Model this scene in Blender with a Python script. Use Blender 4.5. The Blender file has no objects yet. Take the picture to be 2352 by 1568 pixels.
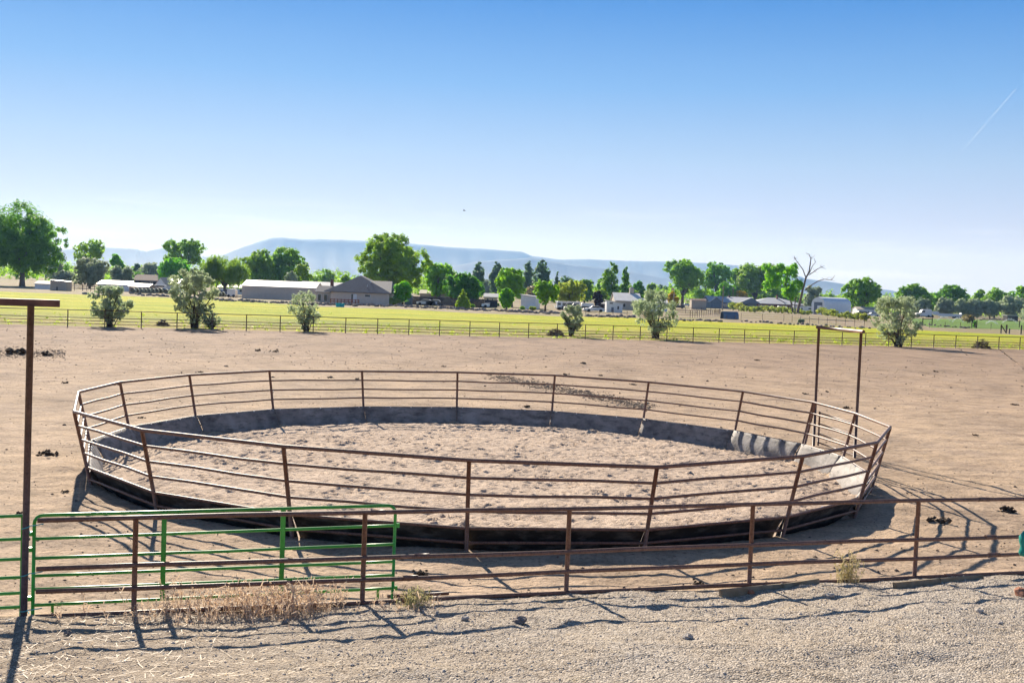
import bpy, math, random
import numpy as np
from mathutils import Vector, Matrix
R = math.radians
scene = bpy.context.scene
COL = scene.collection
rng = np.random.default_rng(7)
random.seed(7)

# ------------------------------------------------------------------ camera fit
W, H = 2352.0, 1568.0                     # working resolution of the measurements
F, PITCH, ROLL, CH = 2544.9, 0.0455256, 0.0386246, 3.97615
FW = Vector((0, math.cos(PITCH), -math.sin(PITCH)))
_r = Vector((1, 0, 0)); _u = _r.cross(FW)
RT = math.cos(ROLL)*_r + math.sin(ROLL)*_u
UP = -math.sin(ROLL)*_r + math.cos(ROLL)*_u
CAM = Vector((0, 0, CH))
FARZ = -0.22
def ray(x, y): return FW + RT*((x-W/2)/F) - UP*((y-H/2)/F)
def P(x, y, z=FARZ):
    v = ray(x, y); return CAM + v*((z-CH)/v.z)
def PY(x, y, Y):
    v = ray(x, y); return CAM + v*(Y/v.y)
def hor(x): return 668.1 + .03865*(x-1176)
def dist(x, y, z=FARZ): return P(x, y, z).y

cam = bpy.data.cameras.new("camera"); cam_o = bpy.data.objects.new("camera", cam); COL.objects.link(cam_o)
cam.sensor_width = 36; cam.lens = F/W*36; cam.clip_end = 80000; cam.clip_start = .1
m3 = Matrix((RT, UP, -FW)).transposed()
cam_o.matrix_world = Matrix.Translation(CAM) @ m3.to_4x4()
scene.camera = cam_o

# ------------------------------------------------------------------ noise
def vnoise(x, y, seed=0):
    xi = np.floor(x).astype(np.int64); yi = np.floor(y).astype(np.int64)
    fx = x-xi; fy = y-yi
    fx = fx*fx*(3-2*fx); fy = fy*fy*(3-2*fy)
    def h(a, b):
        n = (a*374761393 + b*668265263 + seed*974711) & 0x7fffffff
        n = ((n ^ (n >> 13))*1274126177) & 0x7fffffff
        return ((n ^ (n >> 16)) & 0xffff)/65535.0
    return (h(xi, yi)*(1-fx)+h(xi+1, yi)*fx)*(1-fy)+(h(xi, yi+1)*(1-fx)+h(xi+1, yi+1)*fx)*fy
def fbm(x, y, seed=0, o=3):
    s = 0; a = 1; t = 0
    for k in range(o):
        s = s+a*vnoise(x*2**k+k*17.3, y*2**k-k*9.1, seed+k); t += a; a *= .5
    return s/t-.5
def sstep(a, b, x):
    t = np.clip((x-a)/(b-a), 0, 1); return t*t*(3-2*t)

# ------------------------------------------------------------------ mesh helpers
class MB:
    def __init__(s): s.v = []; s.f = []; s.mi = []; s.n = 0; s.cur = 0
    def add(s, v, f):
        o = s.n; s.v.extend([tuple(p) for p in v]); s.n += len(v)
        for q in f: s.f.append(tuple(i+o for i in q)); s.mi.append(s.cur)
    def box(s, c, d, M=None, taper=1.0):
        x, y, z = d[0]/2, d[1]/2, d[2]/2
        v = [Vector((sx*x*(taper if sz > 0 else 1), sy*y*(taper if sz > 0 else 1), sz*z)) for sz in (-1, 1) for sy in (-1, 1) for sx in (-1, 1)]
        if M is not None: v = [M @ p for p in v]
        v = [p+Vector(c) for p in v]
        s.add(v, [(0, 2, 3, 1), (4, 5, 7, 6), (0, 1, 5, 4), (2, 6, 7, 3), (0, 4, 6, 2), (1, 3, 7, 5)])
    def tube(s, pts, r, n=8, closed=False, caps=True):
        pts = [Vector(p) for p in pts]; m = len(pts)
        rr = r if isinstance(r, (list, tuple)) else [r]*m
        T = []
        for i in range(m):
            a = pts[i-1] if (i > 0 or closed) else pts[i]
            b = pts[(i+1) % m] if (i < m-1 or closed) else pts[i]
            t1 = (pts[i]-a).normalized() if (pts[i]-a).length > 1e-9 else None
            t2 = (b-pts[i]).normalized() if (b-pts[i]).length > 1e-9 else None
            t = (t1+t2) if (t1 is not None and t2 is not None) else (t1 if t1 is not None else t2)
            T.append(t.normalized())
        ref = Vector((0, 0, 1)) if abs(T[0].z) < .9 else Vector((1, 0, 0))
        v = []
        for i in range(m):
            t = T[i]
            a = t.cross(ref)
            if a.length < 1e-4: a = t.cross(Vector((0, 1, 0)))
            a.normalize(); b = t.cross(a)
            ref = -b if False else ref
            for k in range(n):
                th = 2*math.pi*k/n
                v.append(pts[i]+(a*math.cos(th)+b*math.sin(th))*rr[i])
        f = []
        for i in range(m if closed else m-1):
            j = (i+1) % m
            for k in range(n):
                k2 = (k+1) % n
                f.append((i*n+k, i*n+k2, j*n+k2, j*n+k))
        if caps and not closed:
            f.append(tuple(range(n))); f.append(tuple((m-1)*n+k for k in reversed(range(n))))
        s.add(v, f)
    def prism(s, prof, y0, y1, M=None):
        """profile in (x,z), extruded along y"""
        n = len(prof)
        v = [Vector((x, y0, z)) for x, z in prof]+[Vector((x, y1, z)) for x, z in prof]
        if M is not None: v = [M @ p for p in v]
        f = [tuple(range(n)), tuple(reversed(range(n, 2*n)))]+[(i, i+n, (i+1) % n+n, (i+1) % n) for i in range(n)]
        s.add(v, f)
    def quad(s, a, b, c, d): s.add([a, b, c, d], [(0, 1, 2, 3)])
    def build(s, name, mats, parent=None, smooth=False, loc=None):
        me = bpy.data.meshes.new(name); me.from_pydata(s.v, [], s.f); me.update()
        mats = mats if isinstance(mats, (list, tuple)) else [mats]
        for m in mats: me.materials.append(m)
        if any(s.mi): me.polygons.foreach_set("material_index", s.mi)
        if smooth: me.polygons.foreach_set("use_smooth", [True]*len(s.f))
        return link(name, me, parent, loc)
def link(name, me, parent=None, loc=None):
    o = bpy.data.objects.new(name, me); COL.objects.link(o)
    if parent is not None: o.parent = parent
    if loc is not None: o.location = loc
    return o
def npmesh(name, V, Q, mat, parent=None, smooth=True, k=4):
    V = np.asarray(V, np.float32); Q = np.asarray(Q, np.int32)
    me = bpy.data.meshes.new(name)
    me.vertices.add(len(V)); me.vertices.foreach_set("co", V.ravel())
    me.loops.add(Q.size); me.loops.foreach_set("vertex_index", Q.ravel())
    me.polygons.add(len(Q))
    me.polygons.foreach_set("loop_start", np.arange(0, Q.size, k, dtype=np.int32))
    me.polygons.foreach_set("loop_total", np.full(len(Q), k, np.int32))
    if smooth: me.polygons.foreach_set("use_smooth", np.ones(len(Q), bool))
    me.update(calc_edges=True); me.validate()
    me.materials.append(mat)
    return link(name, me, parent)
def gridquads(nr, nc, mask=None):
    i = np.arange(nr-1)[:, None]*nc+np.arange(nc-1)[None, :]
    q = np.stack([i, i+1, i+nc+1, i+nc], -1).reshape(-1, 4)
    if mask is not None: q = q[mask.ravel()[q].all(1)]
    return q
def tag(o, label=None, cat=None, group=None, kind=None):
    if label: o['label'] = label
    if cat: o['category'] = cat
    if group: o['group'] = group
    if kind: o['kind'] = kind
    return o
def thing(name, label, cat, loc=(0, 0, 0), rz=0, group=None):
    o = bpy.data.objects.new(name, None); COL.objects.link(o); o.location = loc; o.rotation_euler = (0, 0, rz)
    o.empty_display_size = .1
    return tag(o, label, cat, group)
def copy_tree(o, parent=None):
    c = o.copy(); COL.objects.link(c)
    if parent is not None: c.parent = parent
    for ch in list(o.children): copy_tree(ch, c)
    return c

# ------------------------------------------------------------------ materials
def newmat(name):
    m = bpy.data.materials.new(name); m.use_nodes = True
    nt = m.node_tree; nt.nodes.clear()
    out = nt.nodes.new('ShaderNodeOutputMaterial')
    return m, nt, out
def N(nt, t, **kw):
    n = nt.nodes.new(t)
    for k, v in kw.items():
        if k in n.inputs.keys(): n.inputs[k].default_value = v
        else: setattr(n, k, v)
    return n
def coords(nt, mode):
    if mode == 'world':
        return N(nt, 'ShaderNodeNewGeometry').outputs['Position']
    return N(nt, 'ShaderNodeTexCoord').outputs['Object']
def c4(c): return (c[0], c[1], c[2], 1)
def noise(nt, co, scale, detail=4, rough=.55):
    n = N(nt, 'ShaderNodeTexNoise'); n.inputs['Scale'].default_value = scale
    n.inputs['Detail'].default_value = detail; n.inputs['Roughness'].default_value = rough
    nt.links.new(co, n.inputs['Vector']); return n.outputs['Fac']
def ramp(nt, fac, stops):
    r = N(nt, 'ShaderNodeValToRGB'); e = r.color_ramp.elements
    while len(e) < len(stops): e.new(.5)
    for i, (p, c) in enumerate(stops): e[i].position = p; e[i].color = c4(c)
    nt.links.new(fac, r.inputs['Fac']); return r.outputs['Color']
def mixc(nt, fac, a, b, mode='MIX'):
    m = N(nt, 'ShaderNodeMix', data_type='RGBA', blend_type=mode)
    for sock, val in ((0, fac), (6, a), (7, b)):
        if hasattr(val, 'is_output'): nt.links.new(val, m.inputs[sock])
        else: m.inputs[sock].default_value = val if sock == 0 else c4(val)
    return m.outputs[2]
def bump(nt, h, strength, distance):
    b = N(nt, 'ShaderNodeBump'); b.inputs['Strength'].default_value = strength
    b.inputs['Distance'].default_value = distance
    nt.links.new(h, b.inputs['Height']); return b.outputs['Normal']
def S(name, c1, c2=None, scale=3, rough=.7, metal=0, spec=.3, bmp=0, bscale=40, bdist=.01, mode='obj', lo=.35, hi=.65, detail=5):
    m, nt, out = newmat(name)
    p = N(nt, 'ShaderNodeBsdfPrincipled'); nt.links.new(p.outputs[0], out.inputs[0])
    p.inputs['Roughness'].default_value = rough; p.inputs['Metallic'].default_value = metal
    p.inputs['Specular IOR Level'].default_value = spec
    co = coords(nt, mode)
    c2 = c2 or tuple(x*.8 for x in c1)
    nt.links.new(ramp(nt, noise(nt, co, scale, detail), [(lo, c1), (hi, c2)]), p.inputs['Base Color'])
    if bmp: nt.links.new(bump(nt, noise(nt, co, bscale, 4), bmp, bdist), p.inputs['Normal'])
    return m
def leafmat(name, c1, c2, trans=.45, scale=.9, tint=(1.45, 1.5, .8)):
    m, nt, out = newmat(name)
    co = coords(nt, 'obj')
    col = ramp(nt, noise(nt, co, scale, 6, .75), [(.36, c1), (.64, c2)])
    info = N(nt, 'ShaderNodeObjectInfo')
    hsv = N(nt, 'ShaderNodeHueSaturation')
    mp = N(nt, 'ShaderNodeMapRange'); mp.inputs[3].default_value = .485; mp.inputs[4].default_value = .515
    nt.links.new(info.outputs['Random'], mp.inputs[0]); nt.links.new(mp.outputs[0], hsv.inputs['Hue'])
    nt.links.new(col, hsv.inputs['Color']); col = hsv.outputs[0]
    d = N(nt, 'ShaderNodeBsdfPrincipled'); d.inputs['Roughness'].default_value = .55; d.inputs['Specular IOR Level'].default_value = .25
    t = N(nt, 'ShaderNodeBsdfTranslucent')
    nt.links.new(col, d.inputs['Base Color'])
    br = mixc(nt, 1.0, col, tint, 'MULTIPLY'); nt.links.new(br, t.inputs['Color'])
    mx = N(nt, 'ShaderNodeMixShader'); mx.inputs[0].default_value = trans
    nt.links.new(d.outputs[0], mx.inputs[1]); nt.links.new(t.outputs[0], mx.inputs[2]); nt.links.new(mx.outputs[0], out.inputs[0])
    return m

def rustpipe(name, c1, c2, c3, rough=.5):
    m, nt, out = newmat(name)
    p = N(nt, 'ShaderNodeBsdfPrincipled'); nt.links.new(p.outputs[0], out.inputs[0])
    p.inputs['Roughness'].default_value = rough; p.inputs['Specular IOR Level'].default_value = .5
    co = coords(nt, 'world')
    a = ramp(nt, noise(nt, co, 9, 6, .7), [(.35, c1), (.62, c2)])
    b = mixc(nt, ramp(nt, noise(nt, co, 2.3, 5, .7), [(.55, (0, 0, 0)), (.72, (1, 1, 1))]), a, c3)
    sp = ramp(nt, noise(nt, co, 38, 5, .75), [(.36, (.55, .5, .48)), (.5, (1, 1, 1)), (.68, (1.3, 1.3, 1.3))])
    b = mixc(nt, 1.0, b, sp, 'MULTIPLY')
    nt.links.new(b, p.inputs['Base Color'])
    nt.links.new(bump(nt, noise(nt, co, 120, 3), .35, .003), p.inputs['Normal'])
    return m
M = {}
M['rust'] = rustpipe('rusty_pipe', (.125, .062, .043), (.19, .095, .065), (.24, .135, .10))
M['rust_dark'] = rustpipe('dark_rusty_pipe', (.075, .040, .030), (.12, .062, .045), (.16, .09, .065))
M['green'] = S('green_paint', (.022, .25, .028), (.055, .38, .045), 3, .35, 0, .5, .15, 60, .001, 'world')
M['beam'] = S('rusty_square_beam', (.12, .045, .03), (.20, .085, .055), 6, .6, 0, .4, .3, 40, .003, 'world')
M['twine'] = S('blue_twine', (.12, .42, .45), None, 3, .8)
M['timber'] = S('weathered_timber', (.22, .16, .10), (.33, .26, .18), 7, .85, 0, .2, .5, 50, .006, 'world')
M['darkwood'] = S('dark_wood', (.045, .038, .035), (.09, .075, .065), 2, .85, 0, .2, .3, 10, .02)
M['bark'] = S('bark', (.10, .075, .055), (.19, .15, .115), 3, .9, 0, .2, .5, 9, .03)
M['deadbark'] = S('bare_grey_bark', (.14, .10, .08), (.26, .2, .165), 2.5, .9, 0, .2, .5, 9, .03)
M['twig'] = S('dark_twigs', (.05, .038, .028), (.10, .075, .055), 5, .9)
M['steel'] = S('galvanised_steel', (.82, .84, .87), (.72, .75, .79), 2, .5, .0, .5)
M['white'] = S('white_paint', (.80, .80, .79), (.72, .72, .71), 1.5, .5)
M['offwhite'] = S('offwhite_metal_roof', (.74, .73, .70), (.66, .64, .60), .8, .5)
M['greyroof'] = S('grey_shingles', (.115, .115, .125), (.17, .165, .175), 6, .85, 0, .2, .4, 8, .02)
M['lightroof'] = S('pale_grey_shingles', (.42, .425, .44), (.50, .50, .51), 5, .8)
M['brownroof'] = S('brown_shingles', (.19, .12, .09), (.26, .17, .13), 5, .85)
M['greige'] = S('greige_stucco', (.66, .565, .47), (.60, .515, .43), 1.5, .9)
M['tan'] = S('tan_siding', (.46, .39, .31), (.42, .35, .28), 1.2, .8)
M['pink'] = S('pinkish_siding', (.42, .30, .24), (.38, .27, .21), 1.2, .8)
M['cream'] = S('cream_siding', (.55, .47, .38), (.50, .43, .34), 1.2, .8)
M['bluegrey'] = S('blue_grey_siding', (.17, .2, .245), (.14, .17, .21), 1.2, .8)
M['glass'] = S('window_glass', (.03, .04, .05), (.05, .06, .075), 1, .08, 0, .6)
M['brick'] = S('red_brick', (.25, .10, .07), (.18, .075, .055), 4, .9)
M['navy'] = S('navy_tarp', (.02, .035, .09), (.03, .05, .12), 2, .6)
M['bluepaint'] = S('blue_paint', (.03, .08, .20), (.025, .06, .16), 1, .35, 0, .5)
M['quonset_blue'] = S('blue_grey_steel', (.09, .15, .22), (.12, .18, .25), 1, .45, .2, .5)
M['black'] = S('black_rubber', (.02, .02, .022), (.03, .03, .03), 3, .8)
M['darkpaint'] = S('dark_car_paint', (.02, .025, .035), (.025, .03, .04), 1, .25, 0, .6)
M['teal'] = S('turquoise_plastic', (.02, .42, .50), (.03, .36, .44), 2, .4)
M['tealjug'] = S('green_teal_plastic', (.01, .22, .18), (.012, .28, .22), 3, .4)
M['orangewood'] = S('orange_stained_timber', (.36, .12, .05), (.28, .09, .045), 3, .8)
M['poleswood'] = S('pale_pole_wood', (.34, .26, .19), (.28, .21, .15), 2, .9)
M['bale'] = S('wrapped_bale', (.30, .33, .26), (.22, .25, .2), 2, .6)
M['baleend'] = S('hay_bale_end', (.10, .10, .07), (.14, .13, .09), 5, .9)
M['rock'] = S('grey_brown_rock', (.20, .16, .14), (.32, .27, .24), 3, .95, 0, .2, .6, 6, .05)
M['palerock'] = S('pale_rock', (.42, .37, .32), (.52, .47, .42), 14, .95, 0, .2, .6, 40, .01)
M['redrock'] = S('red_sandstone', (.36, .16, .10), (.45, .22, .14), 10, .95, 0, .2, .6, 30, .01)
M['manure'] = S('dried_manure', (.055, .042, .034), (.095, .075, .06), 20, .95, 0, .1, .8, 60, .01)
M['brush'] = S('brush_pile_sticks', (.12, .09, .07), (.2, .16, .13), 4, .95)
M['straw'] = S('dry_straw', (.66, .50, .31), (.52, .37, .22), 3, .9, mode='world')
M['straw'] = leafmat('dry_straw', (.76, .62, .46), (.56, .44, .32), .4, 3, (1.05, 1.0, .92))
M['strawgreen'] = leafmat('half_dry_weed', (.40, .38, .18), (.56, .47, .30), .35, 6, (1.1, 1.08, .9))
M['water'] = S('water_droplets', (.85, .88, .9), (.8, .83, .86), 1, .3)
M['bird'] = S('dark_feathers', (.02, .02, .02), None, 1, .9)
M['flag'] = S('red_white_cloth', (.5, .12, .12), (.6, .5, .5), 3, .9)

def groundmat(name, build):
    m, nt, out = newmat(name)
    p = N(nt, 'ShaderNodeBsdfPrincipled'); nt.links.new(p.outputs[0], out.inputs[0])
    p.inputs['Roughness'].default_value = .95; p.inputs['Specular IOR Level'].default_value = .1
    build(nt, p, coords(nt, 'world')); return m
def stretch(nt, co, s):
    mp = N(nt, 'ShaderNodeMapping'); mp.inputs['Scale'].default_value = s
    nt.links.new(co, mp.inputs['Vector']); return mp.outputs[0]
def addh(nt, *hs):
    r = hs[0][0]
    out = None
    for h, k in hs:
        ml = N(nt, 'ShaderNodeMath', operation='MULTIPLY'); nt.links.new(h, ml.inputs[0]); ml.inputs[1].default_value = k
        if out is None: out = ml.outputs[0]
        else:
            ad = N(nt, 'ShaderNodeMath', operation='ADD'); nt.links.new(out, ad.inputs[0]); nt.links.new(ml.outputs[0], ad.inputs[1]); out = ad.outputs[0]
    return out
def b_arena(nt, p, co):
    a = ramp(nt, noise(nt, co, .10, 5, .6), [(.35, (.485, .37, .275)), (.65, (.425, .33, .25))])
    near = ramp(nt, noise(nt, co, .45, 6, .65), [(.40, (.53, .375, .235)), (.66, (.42, .305, .215))])
    a = mixc(nt, .5, a, near)
    fine = ramp(nt, noise(nt, co, 14, 5, .7), [(.30, (.45, .43, .42)), (.48, (.97, .97, .97)), (.72, (1.16, 1.14, 1.12))])
    a = mixc(nt, 1.0, a, fine, 'MULTIPLY')
    dd = N(nt, 'ShaderNodeVectorMath', operation='DOT_PRODUCT'); nt.links.new(co, dd.inputs[0]); dd.inputs[1].default_value = (-.3178, .9481, 0)
    w_ = N(nt, 'ShaderNodeMath', operation='MULTIPLY_ADD'); nt.links.new(noise(nt, co, .07, 5, .6), w_.inputs[0]); w_.inputs[1].default_value = 30; nt.links.new(dd.outputs['Value'], w_.inputs[2])
    mr = N(nt, 'ShaderNodeMapRange'); nt.links.new(w_.outputs[0], mr.inputs[0]); mr.inputs[1].default_value = 42; mr.inputs[2].default_value = 85
    a = mixc(nt, mr.outputs[0], a, mixc(nt, 1.0, a, (.70, .68, .70), 'MULTIPLY'))  # darker far soil, with shaded sides of rough clods painted into the colour
    clod = ramp(nt, noise(nt, stretch(nt, co, (1, .6, 1)), 5.5, 4, .7), [(.66, (0, 0, 0)), (.74, (.55, .55, .55))])
    a = mixc(nt, clod, a, (.15, .115, .085))
    dk = ramp(nt, noise(nt, stretch(nt, co, (.8, 1.4, 1)), 2.1, 5, .8), [(.635, (0, 0, 0)), (.69, (.75, .75, .75))])
    a = mixc(nt, dk, a, (.17, .135, .11))
    lt = ramp(nt, noise(nt, stretch(nt, co, (.5, 1.6, 1)), 1.7, 5, .8), [(.62, (0, 0, 0)), (.70, (.5, .5, .5))])
    a = mixc(nt, lt, a, (.58, .46, .37))
    far_ = ramp(nt, noise(nt, stretch(nt, co, (1.2, .55, 1)), .22, 7, .72), [(.36, (.74, .73, .73)), (.5, (1, 1, 1)), (.66, (1.13, 1.12, 1.1))])
    a = mixc(nt, 1.0, a, far_, 'MULTIPLY')
    pat = ramp(nt, noise(nt, stretch(nt, co, (.6, 1.3, 1)), 1.1, 6, .75), [(.34, (.66, .65, .65)), (.52, (1, 1, 1)), (.68, (1.15, 1.14, 1.13))])
    a = mixc(nt, 1.0, a, pat, 'MULTIPLY')
    nt.links.new(a, p.inputs['Base Color'])
    h = addh(nt, (noise(nt, co, 3.0, 4, .6), .05), (noise(nt, co, 14, 5, .65), .035), (noise(nt, co, 60, 3, .6), .008))
    nt.links.new(bump(nt, h, .9, 1.0), p.inputs['Normal'])
def b_sand(nt, p, co):
    a = ramp(nt, noise(nt, co, .8, 5, .65), [(.33, (.575, .445, .34)), (.66, (.445, .34, .262))])
    fine = ramp(nt, noise(nt, stretch(nt, co, (1, .7, 1)), 9, 6, .75), [(.32, (.55, .52, .5)), (.47, (1, 1, 1)), (.72, (1.14, 1.14, 1.14))])
    nt.links.new(mixc(nt, 1.0, a, fine, 'MULTIPLY'), p.inputs['Base Color'])
    h = addh(nt, (noise(nt, co, 7, 5, .65), .05), (noise(nt, co, 26, 4, .65), .025), (noise(nt, co, 90, 3, .6), .005))
    nt.links.new(bump(nt, h, .9, 1.0), p.inputs['Normal'])
def b_gravel(nt, p, co):
    v = N(nt, 'ShaderNodeTexVoronoi'); v.inputs['Scale'].default_value = 52; nt.links.new(co, v.inputs['Vector'])
    sep = N(nt, 'ShaderNodeSeparateColor'); nt.links.new(v.outputs['Color'], sep.inputs[0])
    g = ramp(nt, sep.outputs[0], [(0, (.165, .135, .105)), (.45, (.41, .35, .29)), (1, (.66, .585, .495))])
    big = ramp(nt, noise(nt, co, .55, 5, .6), [(.38, (.41, .32, .225)), (.62, (.385, .335, .285))])
    a = mixc(nt, .38, g, big)
    pit = ramp(nt, noise(nt, co, 16, 5, .75), [(.34, (.35, .33, .32)), (.47, (1, 1, 1)), (.7, (1.15, 1.15, 1.15))])
    a = mixc(nt, 1.0, a, pit, 'MULTIPLY')
    sx = N(nt, 'ShaderNodeSeparateXYZ'); nt.links.new(co, sx.inputs[0]); sw = N(nt, 'ShaderNodeMath', operation='MULTIPLY_ADD'); nt.links.new(noise(nt, co, .7, 5, .7), sw.inputs[0]); sw.inputs[1].default_value = 6; nt.links.new(sx.outputs[0], sw.inputs[2])
    sm = N(nt, 'ShaderNodeMapRange'); nt.links.new(sw.outputs[0], sm.inputs[0]); sm.inputs[1].default_value = 4.2; sm.inputs[2].default_value = -2.0; sm.inputs[3].default_value = 0; sm.inputs[4].default_value = .8
    soil = ramp(nt, noise(nt, co, 9, 6, .75), [(.35, (.20, .15, .11)), (.6, (.38, .30, .22))])
    a = mixc(nt, sm.outputs[0], a, soil)
    str_ = ramp(nt, noise(nt, stretch(nt, co, (1, 1.6, 1)), 1.1, 5, .7), [(.60, (0, 0, 0)), (.74, (.6, .6, .6))])
    a = mixc(nt, str_, a, (.50, .40, .25))
    nt.links.new(a, p.inputs['Base Color'])
    h = addh(nt, (v.outputs['Distance'], -.02), (noise(nt, co, 10, 4, .6), .04), (noise(nt, co, 60, 3, .6), .012))
    nt.links.new(bump(nt, h, .9, 1.0), p.inputs['Normal'])
def b_pasture(nt, p, co):
    # distance beyond the far fence decides how lush the grass is (the strip by the fence is grazed short)
    d = N(nt, 'ShaderNodeVectorMath', operation='DOT_PRODUCT'); nt.links.new(co, d.inputs[0]); d.inputs[1].default_value = (-.3178, .9481, 0)
    wob = noise(nt, stretch(nt, co, (.35, 1, 1)), .10, 5, .6)
    ad = N(nt, 'ShaderNodeMath', operation='MULTIPLY_ADD'); nt.links.new(wob, ad.inputs[0]); ad.inputs[1].default_value = 26; nt.links.new(d.outputs['Value'], ad.inputs[2])
    mr = N(nt, 'ShaderNodeMapRange'); nt.links.new(ad.outputs[0], mr.inputs[0])
    base = -.3178*-35.37+.9481*88.05
    mr.inputs[1].default_value = base+22; mr.inputs[2].default_value = base+66
    lush = ramp(nt, noise(nt, stretch(nt, co, (.3, 1, 1)), .5, 6, .7), [(.32, (.25, .31, .012)), (.5, (.42, .43, .018)), (.7, (.54, .49, .045))])
    dry = ramp(nt, noise(nt, stretch(nt, co, (.5, 1, 1)), .8, 6, .7), [(.33, (.20, .205, .04)), (.5, (.32, .29, .075)), (.68, (.42, .34, .15))])
    f = ramp(nt, mr.outputs[0], [(.0, (0, 0, 0)), (.4, (.45, .45, .45)), (.8, (1, 1, 1))])
    a = mixc(nt, f, dry, lush)
    big = ramp(nt, noise(nt, stretch(nt, co, (.25, 1, 1)), .07, 5, .65), [(.38, (.72, .84, .7)), (.52, (1, 1, 1)), (.66, (1.15, 1.05, 1.1))])
    a = mixc(nt, 1.0, a, big, 'MULTIPLY')
    bare = ramp(nt, noise(nt, stretch(nt, co, (.3, 1, 1)), .35, 5, .75), [(.62, (0, 0, 0)), (.74, (.5, .5, .5))])
    a = mixc(nt, bare, a, (.33, .26, .15))
    nt.links.new(a, p.inputs['Base Color'])
    nt.links.new(bump(nt, noise(nt, co, 4, 5, .7), .8, .25), p.inputs['Normal'])
def b_ground(nt, p, co):
    a = ramp(nt, noise(nt, co, .03, 6, .6), [(.36, (.30, .225, .155)), (.52, (.33, .27, .17)), (.66, (.22, .23, .09))])
    fine = ramp(nt, noise(nt, co, 1.2, 6, .75), [(.3, (.6, .6, .6)), (.6, (1.1, 1.1, 1.1))])
    nt.links.new(mixc(nt, 1.0, a, fine, 'MULTIPLY'), p.inputs['Base Color'])
    nt.links.new(bump(nt, noise(nt, co, 2.5, 5, .7), .8, .2), p.inputs['Normal'])
def b_lawn(nt, p, co):
    a = ramp(nt, noise(nt, co, .25, 6, .7), [(.35, (.07, .17, .02)), (.65, (.16, .24, .045))])
    nt.links.new(a, p.inputs['Base Color'])
def b_yard(nt, p, co):
    a = ramp(nt, noise(nt, co, .12, 6, .7), [(.33, (.37, .285, .21)), (.52, (.29, .23, .15)), (.62, (.24, .25, .075))])
    fine = ramp(nt, noise(nt, co, 1.6, 6, .75), [(.3, (.62, .62, .62)), (.6, (1.1, 1.1, 1.1))])
    nt.links.new(mixc(nt, 1.0, a, fine, 'MULTIPLY'), p.inputs['Base Color'])
    nt.links.new(bump(nt, noise(nt, co, 2.5, 5, .7), .8, .15), p.inputs['Normal'])
M['arena'] = groundmat('arena_dirt', b_arena); M['sand'] = groundmat('pen_sand', b_sand)
M['gravel'] = groundmat('gravel', b_gravel); M['pasture'] = groundmat('pasture_grass', b_pasture)
M['ground'] = groundmat('dry_ground', b_ground); M['lawn'] = groundmat('watered_lawn', b_lawn); M['yard'] = groundmat('dirt_yard', b_yard)
M['pebble'] = S('pebbles', (.36, .31, .27), (.60, .54, .48), 30, .9, mode='world', lo=.3, hi=.7)
M['soil'] = S('dark_soil_clods', (.13, .10, .08), (.26, .2, .15), 9, .95, mode='world')
M['mesa'] = S('mesa_rock_haze_blue', (.045, .08, .145), (.075, .11, .17), .004, .95, mode='world')  # blue of the distant haze painted into the rock colour

def beltmat(name, c1, c2, dirt):
    m, nt, out = newmat(name)
    p = N(nt, 'ShaderNodeBsdfPrincipled'); nt.links.new(p.outputs[0], out.inputs[0])
    p.inputs['Roughness'].default_value = .7; p.inputs['Specular IOR Level'].default_value = .3
    co = coords(nt, 'world')
    a = ramp(nt, noise(nt, co, 1.6, 6, .65), [(.35, c1), (.65, c2)])
    b = mixc(nt, ramp(nt, noise(nt, stretch(nt, co, (1, 1, 3)), 2.6, 6, .7), [(.48, (0, 0, 0)), (.70, (.85, .85, .85))]), a, dirt)
    nt.links.new(b, p.inputs['Base Color'])
    nt.links.new(bump(nt, noise(nt, co, 9, 4), .5, .02), p.inputs['Normal'])
    return m
M['belt_in'] = beltmat('dusty_belting', (.34, .30, .27), (.17, .148, .135), (.05, .043, .036))
M['belt_out'] = beltmat('black_belting', (.014, .014, .015), (.035, .033, .032), (.15, .14, .13))

L = {}
L['deep'] = leafmat('leaf_deep_green', (.095, .235, .030), (.205, .420, .048), .62)
L['mid'] = leafmat('leaf_mid_green', (.155, .310, .034), (.315, .515, .068), .62)
L['bright'] = leafmat('leaf_bright_green', (.160, .380, .030), (.300, .560, .050), .62)
L['yellowgreen'] = leafmat('leaf_yellow_green', (.28, .38, .05), (.44, .52, .09), .6)
L['lime'] = leafmat('leaf_lime', (.22, .38, .02), (.34, .48, .035), .55)
L['gold'] = leafmat('leaf_gold', (.42, .34, .02), (.56, .44, .03), .5)
L['olive'] = leafmat('leaf_silver_olive', (.345, .405, .275), (.55, .615, .44), .5, .9, (1.15, 1.22, 1.0))
L['oliveg'] = leafmat('leaf_grey_green', (.27, .33, .225), (.43, .49, .36), .5, .9, (1.2, 1.28, 1.0))
L['blue'] = leafmat('leaf_blue_green', (.09, .19, .11), (.18, .30, .175), .55)
L['willow'] = leafmat('leaf_willow', (.17, .30, .045), (.31, .44, .08), .6)
L['darkred'] = leafmat('leaf_dark_red', (.03, .015, .018), (.055, .025, .03), .3)
L['hedge'] = leafmat('leaf_hedge', (.26, .32, .07), (.41, .45, .12), .55)
L['dryshrub'] = leafmat('leaf_dry_shrub', (.26, .20, .13), (.36, .29, .18), .4)

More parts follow.
